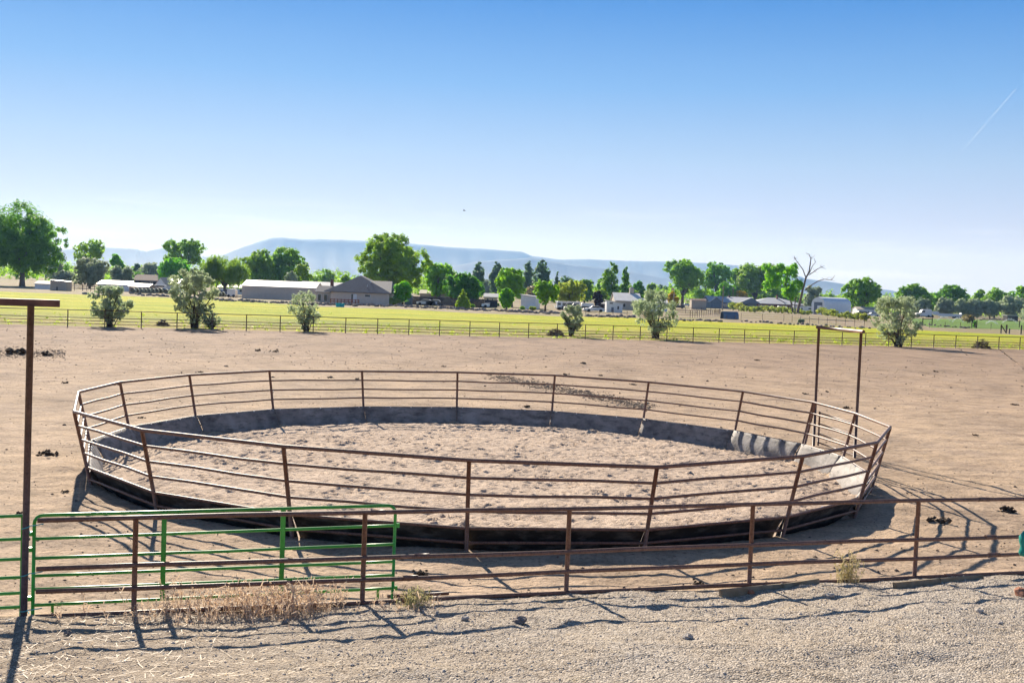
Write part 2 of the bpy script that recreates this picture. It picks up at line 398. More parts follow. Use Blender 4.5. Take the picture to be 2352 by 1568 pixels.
# ------------------------------------------------------------------ terrain
N0 = np.array([-4.00532, 11.92076]); NS = np.array([2.39199, .728997]); NL = np.hypot(*NS)
NT = NS/NL; NN = np.array([NT[1], -NT[0]])           # along the near fence / toward the camera
F0 = np.array([-35.37398, 88.04941]); FS = np.array([2.631771, .882178]); FLn = np.hypot(*FS); FT = FS/FLn; FNn = np.array([-FT[1], FT[0]])
PC = np.array([-.59183, 25.13961]); PRT, PHT, PRB = 8.81272, 1.43528, 8.47551
PHI = np.array([3.29287852, 3.00094747, 2.67449157, 2.35953622, 2.02424776, 1.68924449, 1.34897004, 1.0123526, .651041155, .340283554,
                .104261987, -.232900967, -.577416537, -.901051840, -1.23724628, -1.56813990, -1.89675636, -2.23999924, -2.58892835])
PZA = np.array([0, 0, 0, .01, -.03, -.015, .02, .012, .02, .011, -.03, .005, .01, -.004, -.06, .011, .044, .008, -.017])
def sdist(x, y): return (x-N0[0])*NN[0]+(y-N0[1])*NN[1]
def arena_z(x, y):
    s = sdist(x, y)
    z = FARZ*sstep(35, 78, y)
    z = z+.27*sstep(-1.5, 0.1, s)
    r = np.hypot(x-PC[0], y-PC[1])
    z = z-.30*sstep(8.35, 8.0, r)                          # the pen floor sheet takes over here
    z = z+.06*np.exp(-((r-8.9)/.45)**2)*(fbm(x*1.3, y*1.3, 5)+.4)   # soil pushed against the belting
    k = 1-sstep(60, 95, y)
    z = z+k*(fbm(x*.45, y*.45, 1)*.10+fbm(x*1.9, y*1.9, 2)*.055+fbm(x*6, y*6, 3, 2)*.02)
    return z
def bank_z(x, y):
    s = sdist(x, y)
    z = .31+.10*np.clip(s, 0, 3.2)+np.where(s < 0, s*.75, 0)
    ter = fbm(x*.8, y*.8, 11)*.17+fbm(x*2.7, y*2.7, 12)*.075+fbm(x*8, y*8, 13, 2)*.03
    return z+ter*sstep(-.4, .35, s)*.8
def ground_z(x, y):
    x = np.asarray(x, float); y = np.asarray(y, float)
    return np.where(sdist(x, y) > -.1, np.maximum(bank_z(x, y), arena_z(x, y)), arena_z(x, y))

# base sheet out to the horizon
XX = np.concatenate([-np.geomspace(5400, 30, 40), np.linspace(-25, 25, 10), np.geomspace(30, 10800, 44)])
YY = np.concatenate([[-10800, -900, -150, -20], np.geomspace(12, 10800, 96)])
gx, gy = np.meshgrid(XX, YY)
o = npmesh('ground', np.stack([gx, gy, np.full_like(gx, -.46)+.12*sstep(60, 90, gy)], -1).reshape(-1, 3), gridquads(len(YY), len(XX)), M['ground'])
tag(o, kind='structure')

# arena dirt
nr, nc = 560, 620
w = np.linspace(0, 1, nr)[:, None]; g = w/(w+(1-w)*7.0)
u = np.linspace(0, 1, nc)[None, :]
A = N0+NN*.35+NT*0
Ax = N0[0]+NN[0]*.35+NT[0]*(-16+46*u); Ay = N0[1]+NN[1]*.35+NT[1]*(-16+46*u)
kk = -14+66*u
off = 1.3+1.6*fbm(kk*2.2, kk*0+3, 21)
Bx = F0[0]+FS[0]*kk+FNn[0]*off; By = F0[1]+FS[1]*kk+FNn[1]*off
ax = Ax+(Bx-Ax)*g; ay = Ay+(By-Ay)*g
o = npmesh('arena', np.stack([ax, ay, arena_z(ax, ay)], -1).reshape(-1, 3), gridquads(nr, nc), M['arena']); tag(o, kind='structure')

# pasture
edge = [(-420, 664), (-150, 666), (0, 669), (180, 676), (357, 682), (492, 688), (640, 697), (734, 704), (902, 709), (1091, 719), (1281, 726), (1436, 729), (1552, 735), (1863, 747), (2118, 758), (2352, 770), (2600, 779), (2900, 788)]
FE = [P(x, y) for x, y in edge]; FEx = np.array([p.x for p in FE]); FEy = np.array([p.y for p in FE])
tt = np.linspace(0, len(FE)-1, 420); ex = np.interp(tt, range(len(FE)), FEx); ey = np.interp(tt, range(len(FE)), FEy)
ey = ey+7*fbm(ex*.12, ey*.12, 31)
k0 = ((ex-F0[0])*FT[0]+(ey-F0[1])*FT[1])/FLn
bx = F0[0]+FS[0]*k0+FNn[0]*-.4; by = F0[1]+FS[1]*k0+FNn[1]*-.4
w = np.linspace(0, 1, 90)[:, None]; g = w/(w+(1-w)*2)
ax = bx[None]+(ex-bx)[None]*g; ay = by[None]+(ey-by)[None]*g
o = npmesh('pasture', np.stack([ax, ay, -.245+.05*fbm(ax*.3, ay*.3, 8)*0-.03*(1-sstep(0, .02, w))], -1).reshape(-1, 3), gridquads(90, 420), M['pasture']); tag(o, kind='structure')
# dirt yard band behind the pasture
ax = ex[None]+(ex*0)[None]*w+0*w; dn = np.array([[0], [1]])
yw = np.linspace(0, 1, 14)[:, None]; far = np.where(ex < -20, 420, np.where(ex < 60, 420, 560.))
sc_ = 1+yw*(far/np.maximum(ey, 1)-1)
vx = ex[None]*sc_; vy = ey[None]*sc_-1.2*(yw == 0)
o = npmesh('farm_yard', np.stack([vx, vy, np.full_like(vx, -.262)], -1).reshape(-1, 3), gridquads(14, 420), M['yard']); tag(o, kind='structure')
# watered lawn beyond the pasture
lw = [(2095, 731), (2095, 741), (2140, 752), (2352, 757), (2700, 770), (2700, 742), (2352, 738), (2250, 734)]
pl = [P(x, y, -.24) for x, y in lw]; mb = MB(); mb.add(pl, [tuple(range(len(pl)))]); tag(mb.build('lawn', M['lawn']), kind='structure')

# pen floor with hoof prints
n = 330; xs = np.linspace(-8.5, 8.5, n); px_, py_ = np.meshgrid(xs, xs)
z = np.full((n, n), .015)
wx, wy = px_+PC[0], py_+PC[1]; rr = np.hypot(px_, py_)
z += fbm(wx*.7, wy*.7, 41)*.08+fbm(wx*2.6, wy*2.6, 42)*.035+fbm(wx*7, wy*7, 43)*.035+fbm(wx*13, wy*13, 49, 2)*.022
step = xs[1]-xs[0]
for i in range(4200):
    a = rng.uniform(0, 2*math.pi); r = 8.2*math.sqrt(rng.uniform(.0, 1)); cx, cy = r*math.cos(a), r*math.sin(a)
    ra = rng.uniform(.045, .095); dp = rng.uniform(.010, .046)*(.35+1.3*(float(fbm(np.array(cx*.5), np.array(cy*.5), 47))+.5))
    i0 = max(int((cx-3*ra+8.5)/step), 0); i1 = min(int((cx+3*ra+8.5)/step)+2, n); j0 = max(int((cy-3*ra+8.5)/step), 0); j1 = min(int((cy+3*ra+8.5)/step)+2, n)
    sx = px_[j0:j1, i0:i1]-cx; sy = py_[j0:j1, i0:i1]-cy; q = np.hypot(sx, sy*rng.uniform(.8, 1.2))/ra
    z[j0:j1, i0:i1] += -dp*np.exp(-q**2*1.4)+dp*.55*np.exp(-((q-1.35)/.4)**2)
z += .10*sstep(7.2, 8.2, rr)*(fbm(wx*.9, wy*.9, 44)+.1)-.13*sstep(7.0, 8.0, rr)+.05*np.exp(-((rr-6.9)/.5)**2)*(fbm(wx*1.3, wy*1.3, 46)+.6)
z += .30*np.exp(-((wx-7.0)**2+(wy-21.0)**2)/.7)          # sand heaped against the sunlit belting
z = np.where(rr > 8.15, z-.0, z)
o = npmesh('pen_floor', np.stack([wx, wy, z], -1).reshape(-1, 3), gridquads(n, n, rr < 8.42), M['sand']); tag(o, kind='structure')

# gravel bank
nr, nc = 230, 640
s_ = np.concatenate([np.linspace(-.55, 4.6, 190), np.linspace(4.8, 20, 40)])[:, None]; t_ = np.linspace(-9, 24, nc)[None, :]
wob = .22*fbm(t_*1.1, t_*0+2, 51)
gx = N0[0]+NT[0]*t_+NN[0]*(s_+wob); gy = N0[1]+NT[1]*t_+NN[1]*(s_+wob)
o = npmesh('gravel_bank', np.stack([gx, gy, bank_z(gx, gy)], -1).reshape(-1, 3), gridquads(nr, nc), M['gravel']); tag(o, kind='structure')

def lumps(name, xs, ys, zs, sizes, mat, flat=.7, parent=None):
    """many small angular lumps as one mesh"""
    k = len(xs)
    base = np.array([[1, 0, 0], [-1, 0, 0], [0, 1, 0], [0, -1, 0], [0, 0, 1], [0, 0, -1]], float)
    tri = np.array([[0, 2, 4], [2, 1, 4], [1, 3, 4], [3, 0, 4], [2, 0, 5], [1, 2, 5], [3, 1, 5], [0, 3, 5]])
    v = base[None]*sizes[:, None, None]*rng.uniform(.55, 1.2, (k, 6, 3)); v[:, :, 2] *= flat
    an = rng.uniform(0, 6.28, k); ca, sa = np.cos(an)[:, None], np.sin(an)[:, None]
    x = v[:, :, 0]*ca-v[:, :, 1]*sa; y = v[:, :, 0]*sa+v[:, :, 1]*ca
    V = np.stack([x+xs[:, None], y+ys[:, None], v[:, :, 2]+zs[:, None]], -1).reshape(-1, 3)
    T = (tri[None]+6*np.arange(k)[:, None, None]).reshape(-1, 3)
    return npmesh(name, V, T, mat, parent, False, 3)
k = 30000
t = rng.uniform(-4, 15, k); s = rng.uniform(-.1, 3.9, k)
x = N0[0]+NT[0]*t+NN[0]*s; y = N0[1]+NT[1]*t+NN[1]*s
dens = fbm(x*.9, y*.9, 61)+.5+.3*sstep(1, 7, x); keep = rng.uniform(.1, .9, k) < dens; x, y = x[keep], y[keep]
o = lumps('pebbles', x, y, bank_z(x, y)+.003, rng.gamma(2.0, .0026, len(x))+.0032, M['pebble']); tag(o, 'loose grey pebbles strewn over the gravel bank', 'gravel', kind='stuff')
k = 11000
yy = 12.5*np.exp(rng.uniform(0, 1.9, k)); x = yy*rng.uniform(-.52, .6, k); y = yy
yf = rng.uniform(34, 96, 9000); x = np.concatenate([x, yf*rng.uniform(-.5, .52, 9000)]); y = np.concatenate([y, yf]); nf_ = len(x)
ok = (sdist(x, y) < -.1) & (((x-F0[0])*FNn[0]+(y-F0[1])*FNn[1]) < 0) & (np.hypot(x-PC[0], y-PC[1]) > 8.7); x, y = x[ok], y[ok]
dn = fbm(x*.25, y*.25, 71)+.5; ok = rng.uniform(.15, .85, len(x)) < dn; x, y = x[ok], y[ok]
strk = []
for i in range(4200):      # the dark trail of trodden manure behind the pen
    q = rng.uniform(0, 1); a = P(1130+360*q+rng.normal(0, 12), 862+75*q+rng.normal(0, 4.5), -.05); strk.append((a.x, a.y))
for i in range(2200):
    a = P(rng.uniform(-60, 150)*1.0, 812+rng.normal(0, 8), -.1); strk.append((a.x, a.y))
strk = np.array(strk)
x = np.concatenate([x, strk[:, 0]]); y = np.concatenate([y, strk[:, 1]])
sz = np.concatenate([(rng.gamma(1.5, .0075, len(x)-len(strk))+.005)*np.clip(y[:len(x)-len(strk)]/40, 1, 1.5), rng.gamma(2.2, .009, len(strk))+.006])
o = lumps('soil_clods', x, y, arena_z(x, y)+sz*.2, sz, M['soil'], .6); tag(o, 'small dark clods of soil scattered over the bare arena', 'soil', kind='stuff')

# ------------------------------------------------------------------ near pipe fence
def npt(k, z, s=0): return Vector((N0[0]+NS[0]*k+NN[0]*s, N0[1]+NS[1]*k+NN[1]*s, z))
NB, NHt = .3308, 1.033
fz = [NB+NHt, NB+NHt*.497, NB+NHt*.255, NB]
pf = thing('pipe_fence', 'long rusty brown four-rail pipe fence along the edge of the gravel bank', 'fence', (0, 0, 0))
LP_t = -.395                                                    # where the tall post stands
for i, zz in enumerate(fz):
    mb = MB(); s = 0 if i == 0 else .035
    ks = np.arange(LP_t, 8.01, .4)
    mb.tube([npt(k, zz+.006*math.sin(k*2.1+i)+.004*math.sin(k*5+i*2), s) for k in ks], .0265, 12)
    mb.build('rail', M['rust'], pf, True)
for k in range(0, 9):
    mb = MB(); mb.tube([npt(k, -.1), npt(k, NB+NHt-.01)], .029, 12); mb.build('post', M['rust'], pf, True)
for k, i in ((1.06, 0), (2.02-.75, 1), (2.02-.8, 2), (4.42, 0), (4.47, 1), (4.5, 2), (4.22, 3), (1.2, 3), (1.32, 3)):
    mb = MB(); s = 0 if i == 0 else .035
    mb.tube([npt(k-.035, fz[i]+.002, s), npt(k+.035, fz[i]+.002, s)], .031, 12); mb.build('coupling', M['rust'], pf, True)

# tall post with crossbeam
tp = PY(54, 1436, 11.62); tpz = float(ground_z(tp.x, tp.y))
topp = PY(71, 702, 11.62)
g = thing('gate_frame', 'tall rusty post carrying a crossbeam at the end of the pipe fence', 'gate frame', (tp.x, tp.y, 0))
mb = MB(); mb.tube([(0, 0, tpz-.3), (topp.x-tp.x, 0, topp.z)], .035, 12); mb.build('post', M['rust_dark'], g, True)
mb = MB(); bz = topp.z+.03
Mz = Matrix.Rotation(math.atan2(NS[1], NS[0]), 3, 'Z')
mb.box((topp.x-tp.x-1.62, -1.62*math.tan(math.atan2(NS[1], NS[0]))+.06, bz), (3.9, .10, .075), Mz); mb.build('crossbeam', M['beam'], g)
def offb(q, s=.03): return Vector((q[0]+NN[0]*s, q[1]+NN[1]*s, q[2]))
for (za, zb) in ((1.22, 1.30), (.72, .79), (.36, .40)):
    mb = MB(); pts = []
    for i in range(13):
        a = i/12*2*math.pi; pts.append((.042*math.cos(a)+.01, .042*math.sin(a), za+(zb-za)*i/12))
    pts += [(.10, -.03, zb+.01), (.20, -.02, zb+.03)]
    mb.tube(pts, .006, 6); mb.build('twine', M['twine'], g, True)

# green gate hung behind the pipe fence
def gp(x, y): return x, y
gl, gr = .20, 0
GL = PY(77, 1300, 12.05); GR = PY(905, 1270, 13.28)
GLx, GRx = np.array([GL.x, GL.y]), np.array([GR.x, GR.y])
def gpt(q, z): v = GLx+(GRx-GLx)*q; return Vector((v[0], v[1], z))
def zat(x, y, Y): return PY(x, y, Y).z
zl = [zat(77, yy, GL.y) for yy in (1183, 1237, 1281.7, 1322, 1353, 1389.6)]
zr = [zat(905, yy, GR.y) for yy in (1160, 1206, 1249, 1289, 1320, 1350)]
gt = thing('green_gate', 'green painted tube gate standing behind the rusty pipe fence', 'gate', (0, 0, 0))
for i in range(1, 6):
    mb = MB(); pts = []
    for q in np.linspace(0, 1, 9):
        dip = -.012*math.exp(-((q-.55)/.06)**2) if i == 2 else 0
        pts.append(gpt(q, zl[i]+(zr[i]-zl[i])*q+dip))
    mb.tube(pts, .0175, 10); mb.build('rail', M['green'], gt, True)
mb = MB(); pts = [gpt(0, zl[5]-.16), gpt(0, zl[0]-.09)]
for a in (20, 45, 70): pts.append(gpt(.022*(1-math.cos(R(a))), zl[0]-.09*(1-math.sin(R(a)))))
pts += [gpt(.025+.95*i/8, zl[0]+(zr[0]-zl[0])*(.025+.95*i/8)) for i in range(9)]
for a in (70, 45, 20): pts.append(gpt(1-.022*(1-math.cos(R(a))), zr[0]-.09*(1-math.sin(R(a)))))
pts += [gpt(1, zr[0]-.09), gpt(1, zr[5]-.14)]
mb.tube(pts, .0195, 10); mb.build('outer_frame', M['green'], gt, True)
for q in (.338, .668):
    mb = MB(); zt = zl[0]+(zr[0]-zl[0])*q; zb = zl[5]+(zr[5]-zl[5])*q
    p0, p1 = gpt(q, zb), gpt(q, zt); Mz2 = Matrix.Rotation(math.atan2(GRx[1]-GLx[1], GRx[0]-GLx[0]), 3, 'Z')
    mb.box((p0+p1)/2-Vector((0, .0, 0))+Vector((NN[0]*.012, NN[1]*.012, 0)), (.055, .03, (p1-p0).length), Mz2); mb.build('upright', M['green'], gt)
for q, s in ((.05, -1), (.955, 1)):
    mb = MB(); zb = zl[5]+(zr[5]-zl[5])*q
    mb.tube([gpt(q, zb), gpt(q, zb-.10), gpt(q-.008, zb-.15), gpt(q-.02, zb-.19)], .017, 8); mb.build('leg', M['green'], gt, True)
for zz in (zr[1], zr[5]):
    mb = MB(); mb.box(gpt(1.006, zz), (.06, .03, .05), Mz2); mb.build('latch_lug', M['green'], gt)
for zz in (zl[1]+.06, zl[2]+.1, zl[4]-.1):
    mb = MB(); mb.box(gpt(-.012, zz), (.07, .04, .05), Mz2); mb.build('hinge', M['green'], gt)

# second green panel beyond the tall post
g2 = thing('livestock_fence', 'green tube livestock panel ending behind the tall rusty post', 'fence', (0, 0, 0))
Gd = 11.9; ys2 = (1184, 1237, 1283, 1325, 1361, 1393)
e1 = PY(53, 1184, Gd); dirx = NT*-1
def g2pt(q, z): return Vector((e1.x+dirx[0]*q, e1.y+dirx[1]*q, z))
for i, yy in enumerate(ys2):
    mb = MB(); zz = PY(53, yy, Gd).z; mb.tube([g2pt(q, zz-.012*q) for q in (0, .8, 1.7, 2.6)], .0175, 10); mb.build('rail', M['green'], g2, True)
for q in (0, 2.6):
    mb = MB(); mb.tube([g2pt(q, PY(53, 1184, Gd).z), g2pt(q, PY(53, 1420, Gd).z)], .021, 10); mb.build('upright', M['green'], g2, True)
mb = MB(); zz = PY(53, 1393, Gd).z; mb.tube([g2pt(.24, zz), g2pt(.235, zz-.12), g2pt(.2, zz-.18), g2pt(.14, zz-.22)], .017, 8); mb.build('leg', M['green'], g2, True)

# pipe offcut lying behind the gate
a = P(925, 1452/1.0629+0, .12); 
A0 = P(890, 1369, .20); A1 = P(1030, 1362, .16)
mb = MB(); mb.tube([A0, (A0+A1)/2, A1], .022, 8); o = mb.build('loose_pipe', M['rust'], None, True); tag(o, 'loose rusty pipe lying on the dirt beside the foot of the green gate', 'pipe')

# ------------------------------------------------------------------ round pen
rp = thing('round_pen', 'large round pen of outward leaning rusty pipe panels lined with black belting', 'round pen', (PC[0], PC[1], 0))
nV = len(PHI)
def rpt(i, fz_, z_extra=0, inset=0):
    i %= nV; h = PHT+PZA[i]; z = h*fz_
    r = PRB+(PRT-PRB)*(z/PHT)-inset
    return Vector((r*math.cos(PHI[i]), r*math.sin(PHI[i]), z+z_extra))
zfr = [1, .813, .63, .452, .26, .10]
for j, f_ in enumerate(zfr):
    mb = MB(); pts = []
    for i in range(nV):
        a, b = rpt(i, f_), rpt(i+1, f_)
        pts.append(a)
        if j in (1, 2, 3):
            for q in (.33, .66):
                c = a.lerp(b, q); c.z += .012*math.sin(i*1.7+j+q*5); pts.append(c)
    r_ = .031 if j == 0 else .0235
    mb.tube(pts, r_, 10, closed=True); mb.build('top_rail' if j == 0 else 'rail', M['rust'], rp, True)
for i in range(nV):
    mb = MB(); mb.tube([rpt(i, -.12), rpt(i, .99)], .034, 10); mb.build('post', M['rust'], rp, True)
for i in range(nV):
    A_, B_ = i, (i+1) % nV
    mb = MB(); nu, nz = 15, 9; V = []
    sd = rng.uniform(-1, 1, 4)
    for side in (0, 1):
        for a in range(nu):
            q = a/(nu-1)
            for b in range(nz):
                h = b/(nz-1); z = .395*(1-h)-.16*h
                pa, pb = rpt(A_, z/PHT), rpt(B_, z/PHT); c = pa.lerp(pb, .002+.996*q)
                inward = Vector((-c.x, -c.y, 0)).normalized()
                lean = .045+.16*h**1.6*(1+.35*sd[0]*math.cos(q*3.1+sd[1]*3))+.05*math.sin(h*math.pi)*(1+.5*sd[2])+.02*math.sin(q*9+sd[3]*6)*h
                lean += (.02*sd[2]*math.exp(-q*8)+.025*sd[3]*math.exp(-(1-q)*8))*h
                c = c+inward*(lean+(.012 if side == 0 else 0)); c.z += -.012*math.sin(q*math.pi)*(1-h)+.006*math.sin(q*17+sd[0]*5)*(1-h)
                V.append(c)
    o_ = nu*nz
    Fi = []; Fo = []; 
    for a in range(nu-1):
        for b in range(nz-1):
            k = a*nz+b
            Fi.append((k, k+1, k+nz+1, k+nz)); Fo.append((k+o_, k+o_+nz, k+o_+nz+1, k+o_+1))
    rim = []
    for a in range(nu-1):
        rim.append((a*nz, (a+1)*nz, (a+1)*nz+o_, a*nz+o_))
    for b in range(nz-1):
        rim.append((b, b+o_, b+1+o_, b+1)); k = (nu-1)*nz+b; rim.append((k, k+1, k+1+o_, k+o_))
    mb.add(V, Fi+Fo+rim); mb.mi = [0]*len(Fi)+[1]*(len(Fo)+len(rim))
    mb.build('belting', [M['belt_in'], M['belt_out']], rp, True)
    for q in (.06, .28, .5, .72, .94):
        mb = MB(); pa, pb = rpt(A_, .26), rpt(B_, .26); c = pa.lerp(pb, q); inward = Vector((-c.x, -c.y, 0)).normalized()
        mb.tube([c+inward*.04, c+inward*.075], .013, 6); mb.build('bolt', M['steel'], rp)
# gate frame behind the pen gate
ga, gb = P(1868.9, 1023.6, 0), P(1962.5, 1054, 0)
ta, tb = PY(1881, 754, ga.y), PY(1978, 764, gb.y)
for (b_, t_) in ((ga, ta), (gb, tb)):
    mb = MB(); mb.tube([(b_.x-PC[0], b_.y-PC[1], -.2), (t_.x-PC[0], t_.y-PC[1], t_.z)], .038, 12); mb.build('tall_post', M['rust_dark'], rp, True)
d_ = (tb-ta).normalized()
mb = MB(); mb.tube([ta-d_*.10+Vector((-PC[0], -PC[1], .03)), tb+d_*.12+Vector((-PC[0], -PC[1], .03))], .045, 14); mb.build('crossbar', M['rust'], rp, True)
gate = bpy.data.objects.new('gate', None); COL.objects.link(gate); gate.parent = rp
for zz in (.92, .62, .34, .10):
    mb = MB(); a = Vector((ga.x-PC[0], ga.y-PC[1], zz+.02)); b = Vector((gb.x-PC[0], gb.y-PC[1], zz-.02)); mb.tube([a.lerp(b, .06)+Vector((.05, .05, 0)), a.lerp(b, .97)+Vector((.05, .05, 0))], .02, 8); mb.build('rail', M['rust_dark'], gate, True)
for q in (.08, .96):
    mb = MB(); c = Vector((ga.x-PC[0], ga.y-PC[1], 0)).lerp(Vector((gb.x-PC[0], gb.y-PC[1], 0)), q)+Vector((.05, .05, 0)); mb.tube([c+Vector((0, 0, .03)), c+Vector((0, 0, .98))], .024, 8); mb.build('upright', M['rust_dark'], gate, True)
mb = MB(); a, b = rpt(9, -.1), rpt(9, .985); dd = (rpt(10, 1)-rpt(9, 1)).normalized()*.10
mb.tube([a+dd, b+dd], .03, 10); mb.build('gate_post', M['rust'], rp, True)

# ------------------------------------------------------------------ far pipe fence
ff = thing('pipe_fence', 'long dark pipe fence with four rails dividing the arena from the green pasture', 'fence', (F0[0], F0[1], FARZ))
def fpt(k, z): return Vector((FS[0]*k, FS[1]*k, z))
for zz in (1.35, .76, .52, .27):
    mb = MB(); mb.tube([fpt(k, zz+.012*math.sin(k*1.3+zz*5)) for k in np.arange(-5, 42.1, 1)], .036 if zz > 1 else .03, 6); mb.build('rail', M['rust_dark'], ff, True)
for k in range(-5, 43):
    dz = random.uniform(-.03, .02)
    mb = MB(); mb.tube([fpt(k, -.2), fpt(k, 1.36+dz*.3)], .042, 6); mb.build('post', M['rust_dark'], ff, True)

# ------------------------------------------------------------------ foliage
def leaves(C, Rr, n, size, seed, droop=0, shell=.5, up=.35, tufts=14, tr=.34, aspect=.55, rnd=.38):
    """n leaf cards gathered in tufts on the surface of clumps at C with radii Rr"""
    g = np.random.default_rng(seed)
    C = np.asarray(C, float); Rr = np.asarray(Rr, float)
    wgt = Rr**2; wgt /= wgt.sum()
    nt_ = max(int(len(C)*tufts), 6)
    ci = g.choice(len(C), nt_, p=wgt)
    d = g.normal(size=(nt_, 3)); d[:, 2] += up*.6; d /= np.linalg.norm(d, axis=1)[:, None]
    tc = C[ci]+d*(Rr[ci]*(shell+(1-shell)*g.uniform(0, 1, nt_)**.5))[:, None]*np.array([1, 1, .9])
    trr = Rr[ci]*tr*g.uniform(.6, 1.35, nt_)
    li = g.integers(0, nt_, n)
    dl = g.normal(size=(n, 3)); dl /= np.linalg.norm(dl, axis=1)[:, None]
    p = tc[li]+dl*(trr[li]*g.uniform(0, 1, n)**.45)[:, None]
    if droop: p[:, 2] -= droop*g.uniform(0, 1, n)**1.2*Rr[ci[li]]
    nrm = dl*.55+d[li]*.75+g.normal(size=(n, 3))*rnd; nrm[:, 2] += up
    nrm /= np.linalg.norm(nrm, axis=1)[:, None]
    t = np.cross(nrm, g.normal(size=(n, 3)))
    if droop: t = np.tile(np.array([0, 0, 1.]), (n, 1))+g.normal(size=(n, 3))*.25; t -= nrm*(t*nrm).sum(1)[:, None]
    t /= np.linalg.norm(t, axis=1)[:, None]+1e-9
    b = np.cross(nrm, t)
    s = size*g.uniform(.55, 1.3, n)[:, None]
    V = np.stack([p-t*s, p+b*s*aspect+nrm*s*.12, p+t*s, p-b*s*aspect+nrm*s*.12], 1).reshape(-1, 3)
    return V, np.arange(4*n).reshape(-1, 4)
def limbs(mb, base, tops, r0, frac=.35, g=None, n=7):
    for q in tops:
        q = Vector(q); h = base.lerp(Vector((base.x*.6+q.x*.4*.3, base.y*.6, q.z)), frac)
        mid = base.lerp(q, .55)+Vector((0, 0, (q-base).length*.08))+Vector((random.uniform(-.1, .1), random.uniform(-.1, .1), 0))*(q-base).length*.5
        mb.tube([base, mid, q], [r0, r0*.6, r0*.18], n)
def tree(label, cat, x, ytop, wpx, d, leaf, seed, name='tree', style='round', nleaf=5000, lsize=None, crown_lo=.2, yb=None, trunk='bark', group=None, loose=1.0, lean=0, xscale=1.0):
    g = np.random.default_rng(seed)
    base = PY(x, yb if yb else 700, d); zb = FARZ
    top = PY(x, ytop, d).z-zb; cw = wpx*d/F*.5
    t = thing(name, label, cat, (base.x, base.y, zb), 0, group)
    lsize = lsize or max(.15, .00096*d); nleaf = int(nleaf*3.0)
    hb = top*crown_lo; hc = (top+hb)/2; hz = (top-hb)/2
    C = []; Rr = []
    if style == 'round':
        nC = int(19*loose)+7; tries = 0
        while len(C) < nC and tries < 900:
            tries += 1
            p = g.normal(size=3); p /= np.linalg.norm(p); p = np.sign(p)*np.abs(p)**.82; r = g.uniform(.22, .78)**.55
            q = p*np.array([cw, cw*.85, hz])*r*.80
            sc = (1-.10*max(0, -p[2])); q[:2] *= sc*(1+.22*(1-abs(p[2])))
            rad = g.uniform(.30, .50)*min(cw, hz)
            if all(np.linalg.norm(q-np.array(c))*loose > .56*max(rad, rr_) for c, rr_ in zip(C, Rr)):
                C.append(q); Rr.append(rad)
        C = np.array(C)+np.array([lean*cw, 0, hc]); Rr = np.array(Rr)
        # make the outline reach the measured size
        zlo, zhi = (C[:, 2]-Rr*.9).min(), (C[:, 2]+Rr*.95).max()
        C[:, 2] = hb+(C[:, 2]-zlo)/(zhi-zlo)*(top-hb)
        ex_ = max((C[:, 0]+Rr-lean*cw).max(), -(C[:, 0]-Rr-lean*cw).min()); C[:, 0] = (C[:, 0]-lean*cw)*cw/ex_+lean*cw
        Rr = Rr*np.clip(cw/ex_, .8, 1.1)
        V, Q = leaves(C, Rr, nleaf, lsize, seed, tufts=26, tr=.25)
    elif style == 'poplar':
        for k in range(int(top/cw*2.2)+5):
            h = hb+(top-hb)*(k+.5)/(int(top/cw*2.2)+5); prof = math.sin(math.pi*min(1, max(0.05, ((h-hb)/(top-hb))*.86+.12)))**.6
            for a in range(2):
                an = g.uniform(0, 6.28); C.append((math.cos(an)*cw*.5*prof, math.sin(an)*cw*.5*prof, h)); Rr.append(cw*.52*prof*g.uniform(.8, 1.15))
        C = np.array(C); Rr = np.array(Rr); V, Q = leaves(C, Rr, nleaf, lsize, seed, up=.7, tufts=12)
    elif style == 'willow':
        for k in range(26):
            an = g.uniform(0, 6.28); r = g.uniform(.2, .88)**.5; h = top*(.88-.42*r*r)+g.uniform(-.06, .03)*top
            C.append((math.cos(an)*cw*r, math.sin(an)*cw*r, h)); Rr.append(cw*g.uniform(.24, .34))
        C = np.array(C); Rr = np.array(Rr)
        V, Q = leaves(C, Rr, nleaf, lsize*1.15, seed, droop=2.3, tufts=22, tr=.22, aspect=.22)
        V[:, 2] = np.maximum(V[:, 2], top*.14)
    elif style == 'conifer':
        for k in range(16):
            f = k/15; h = hb+(top-hb)*f; r = cw*(1-f)*.95+cw*.06
            for a in range(4 if f < .8 else 2):
                an = g.uniform(0, 6.28); C.append((math.cos(an)*r*.6, math.sin(an)*r*.6, h+g.uniform(-.3, .3))); Rr.append(r*.5+.15)
        C = np.array(C); Rr = np.array(Rr); V, Q = leaves(C, Rr, nleaf, lsize, seed, up=0, tufts=8)
    npmesh('crown', V, Q, L[leaf], t, False)
    mb = MB(); r0 = max(.12, top*.032)
    zc = hb+(top-hb)*(.30 if style != 'poplar' else .8)
    fork = Vector((lean*cw*.4, 0, max(hb*.9, top*.16)))
    mb.tube([(0, 0, -.3), (0, 0, .15), tuple(fork*.5), tuple(fork)], [r0*1.7, r0*1.2, r0, r0*.9], 8)
    if style in ('round', 'willow'):
        idx = sorted(range(len(C)), key=lambda i: -Rr[i])[:9]
        limbs(mb, fork, [C[i] for i in idx], r0*.55)
    else: mb.tube([tuple(fork), (0, 0, top*.85)], [r0*.9, r0*.2], 6)
    mb.build('trunk', M[trunk], t, True)
    return t
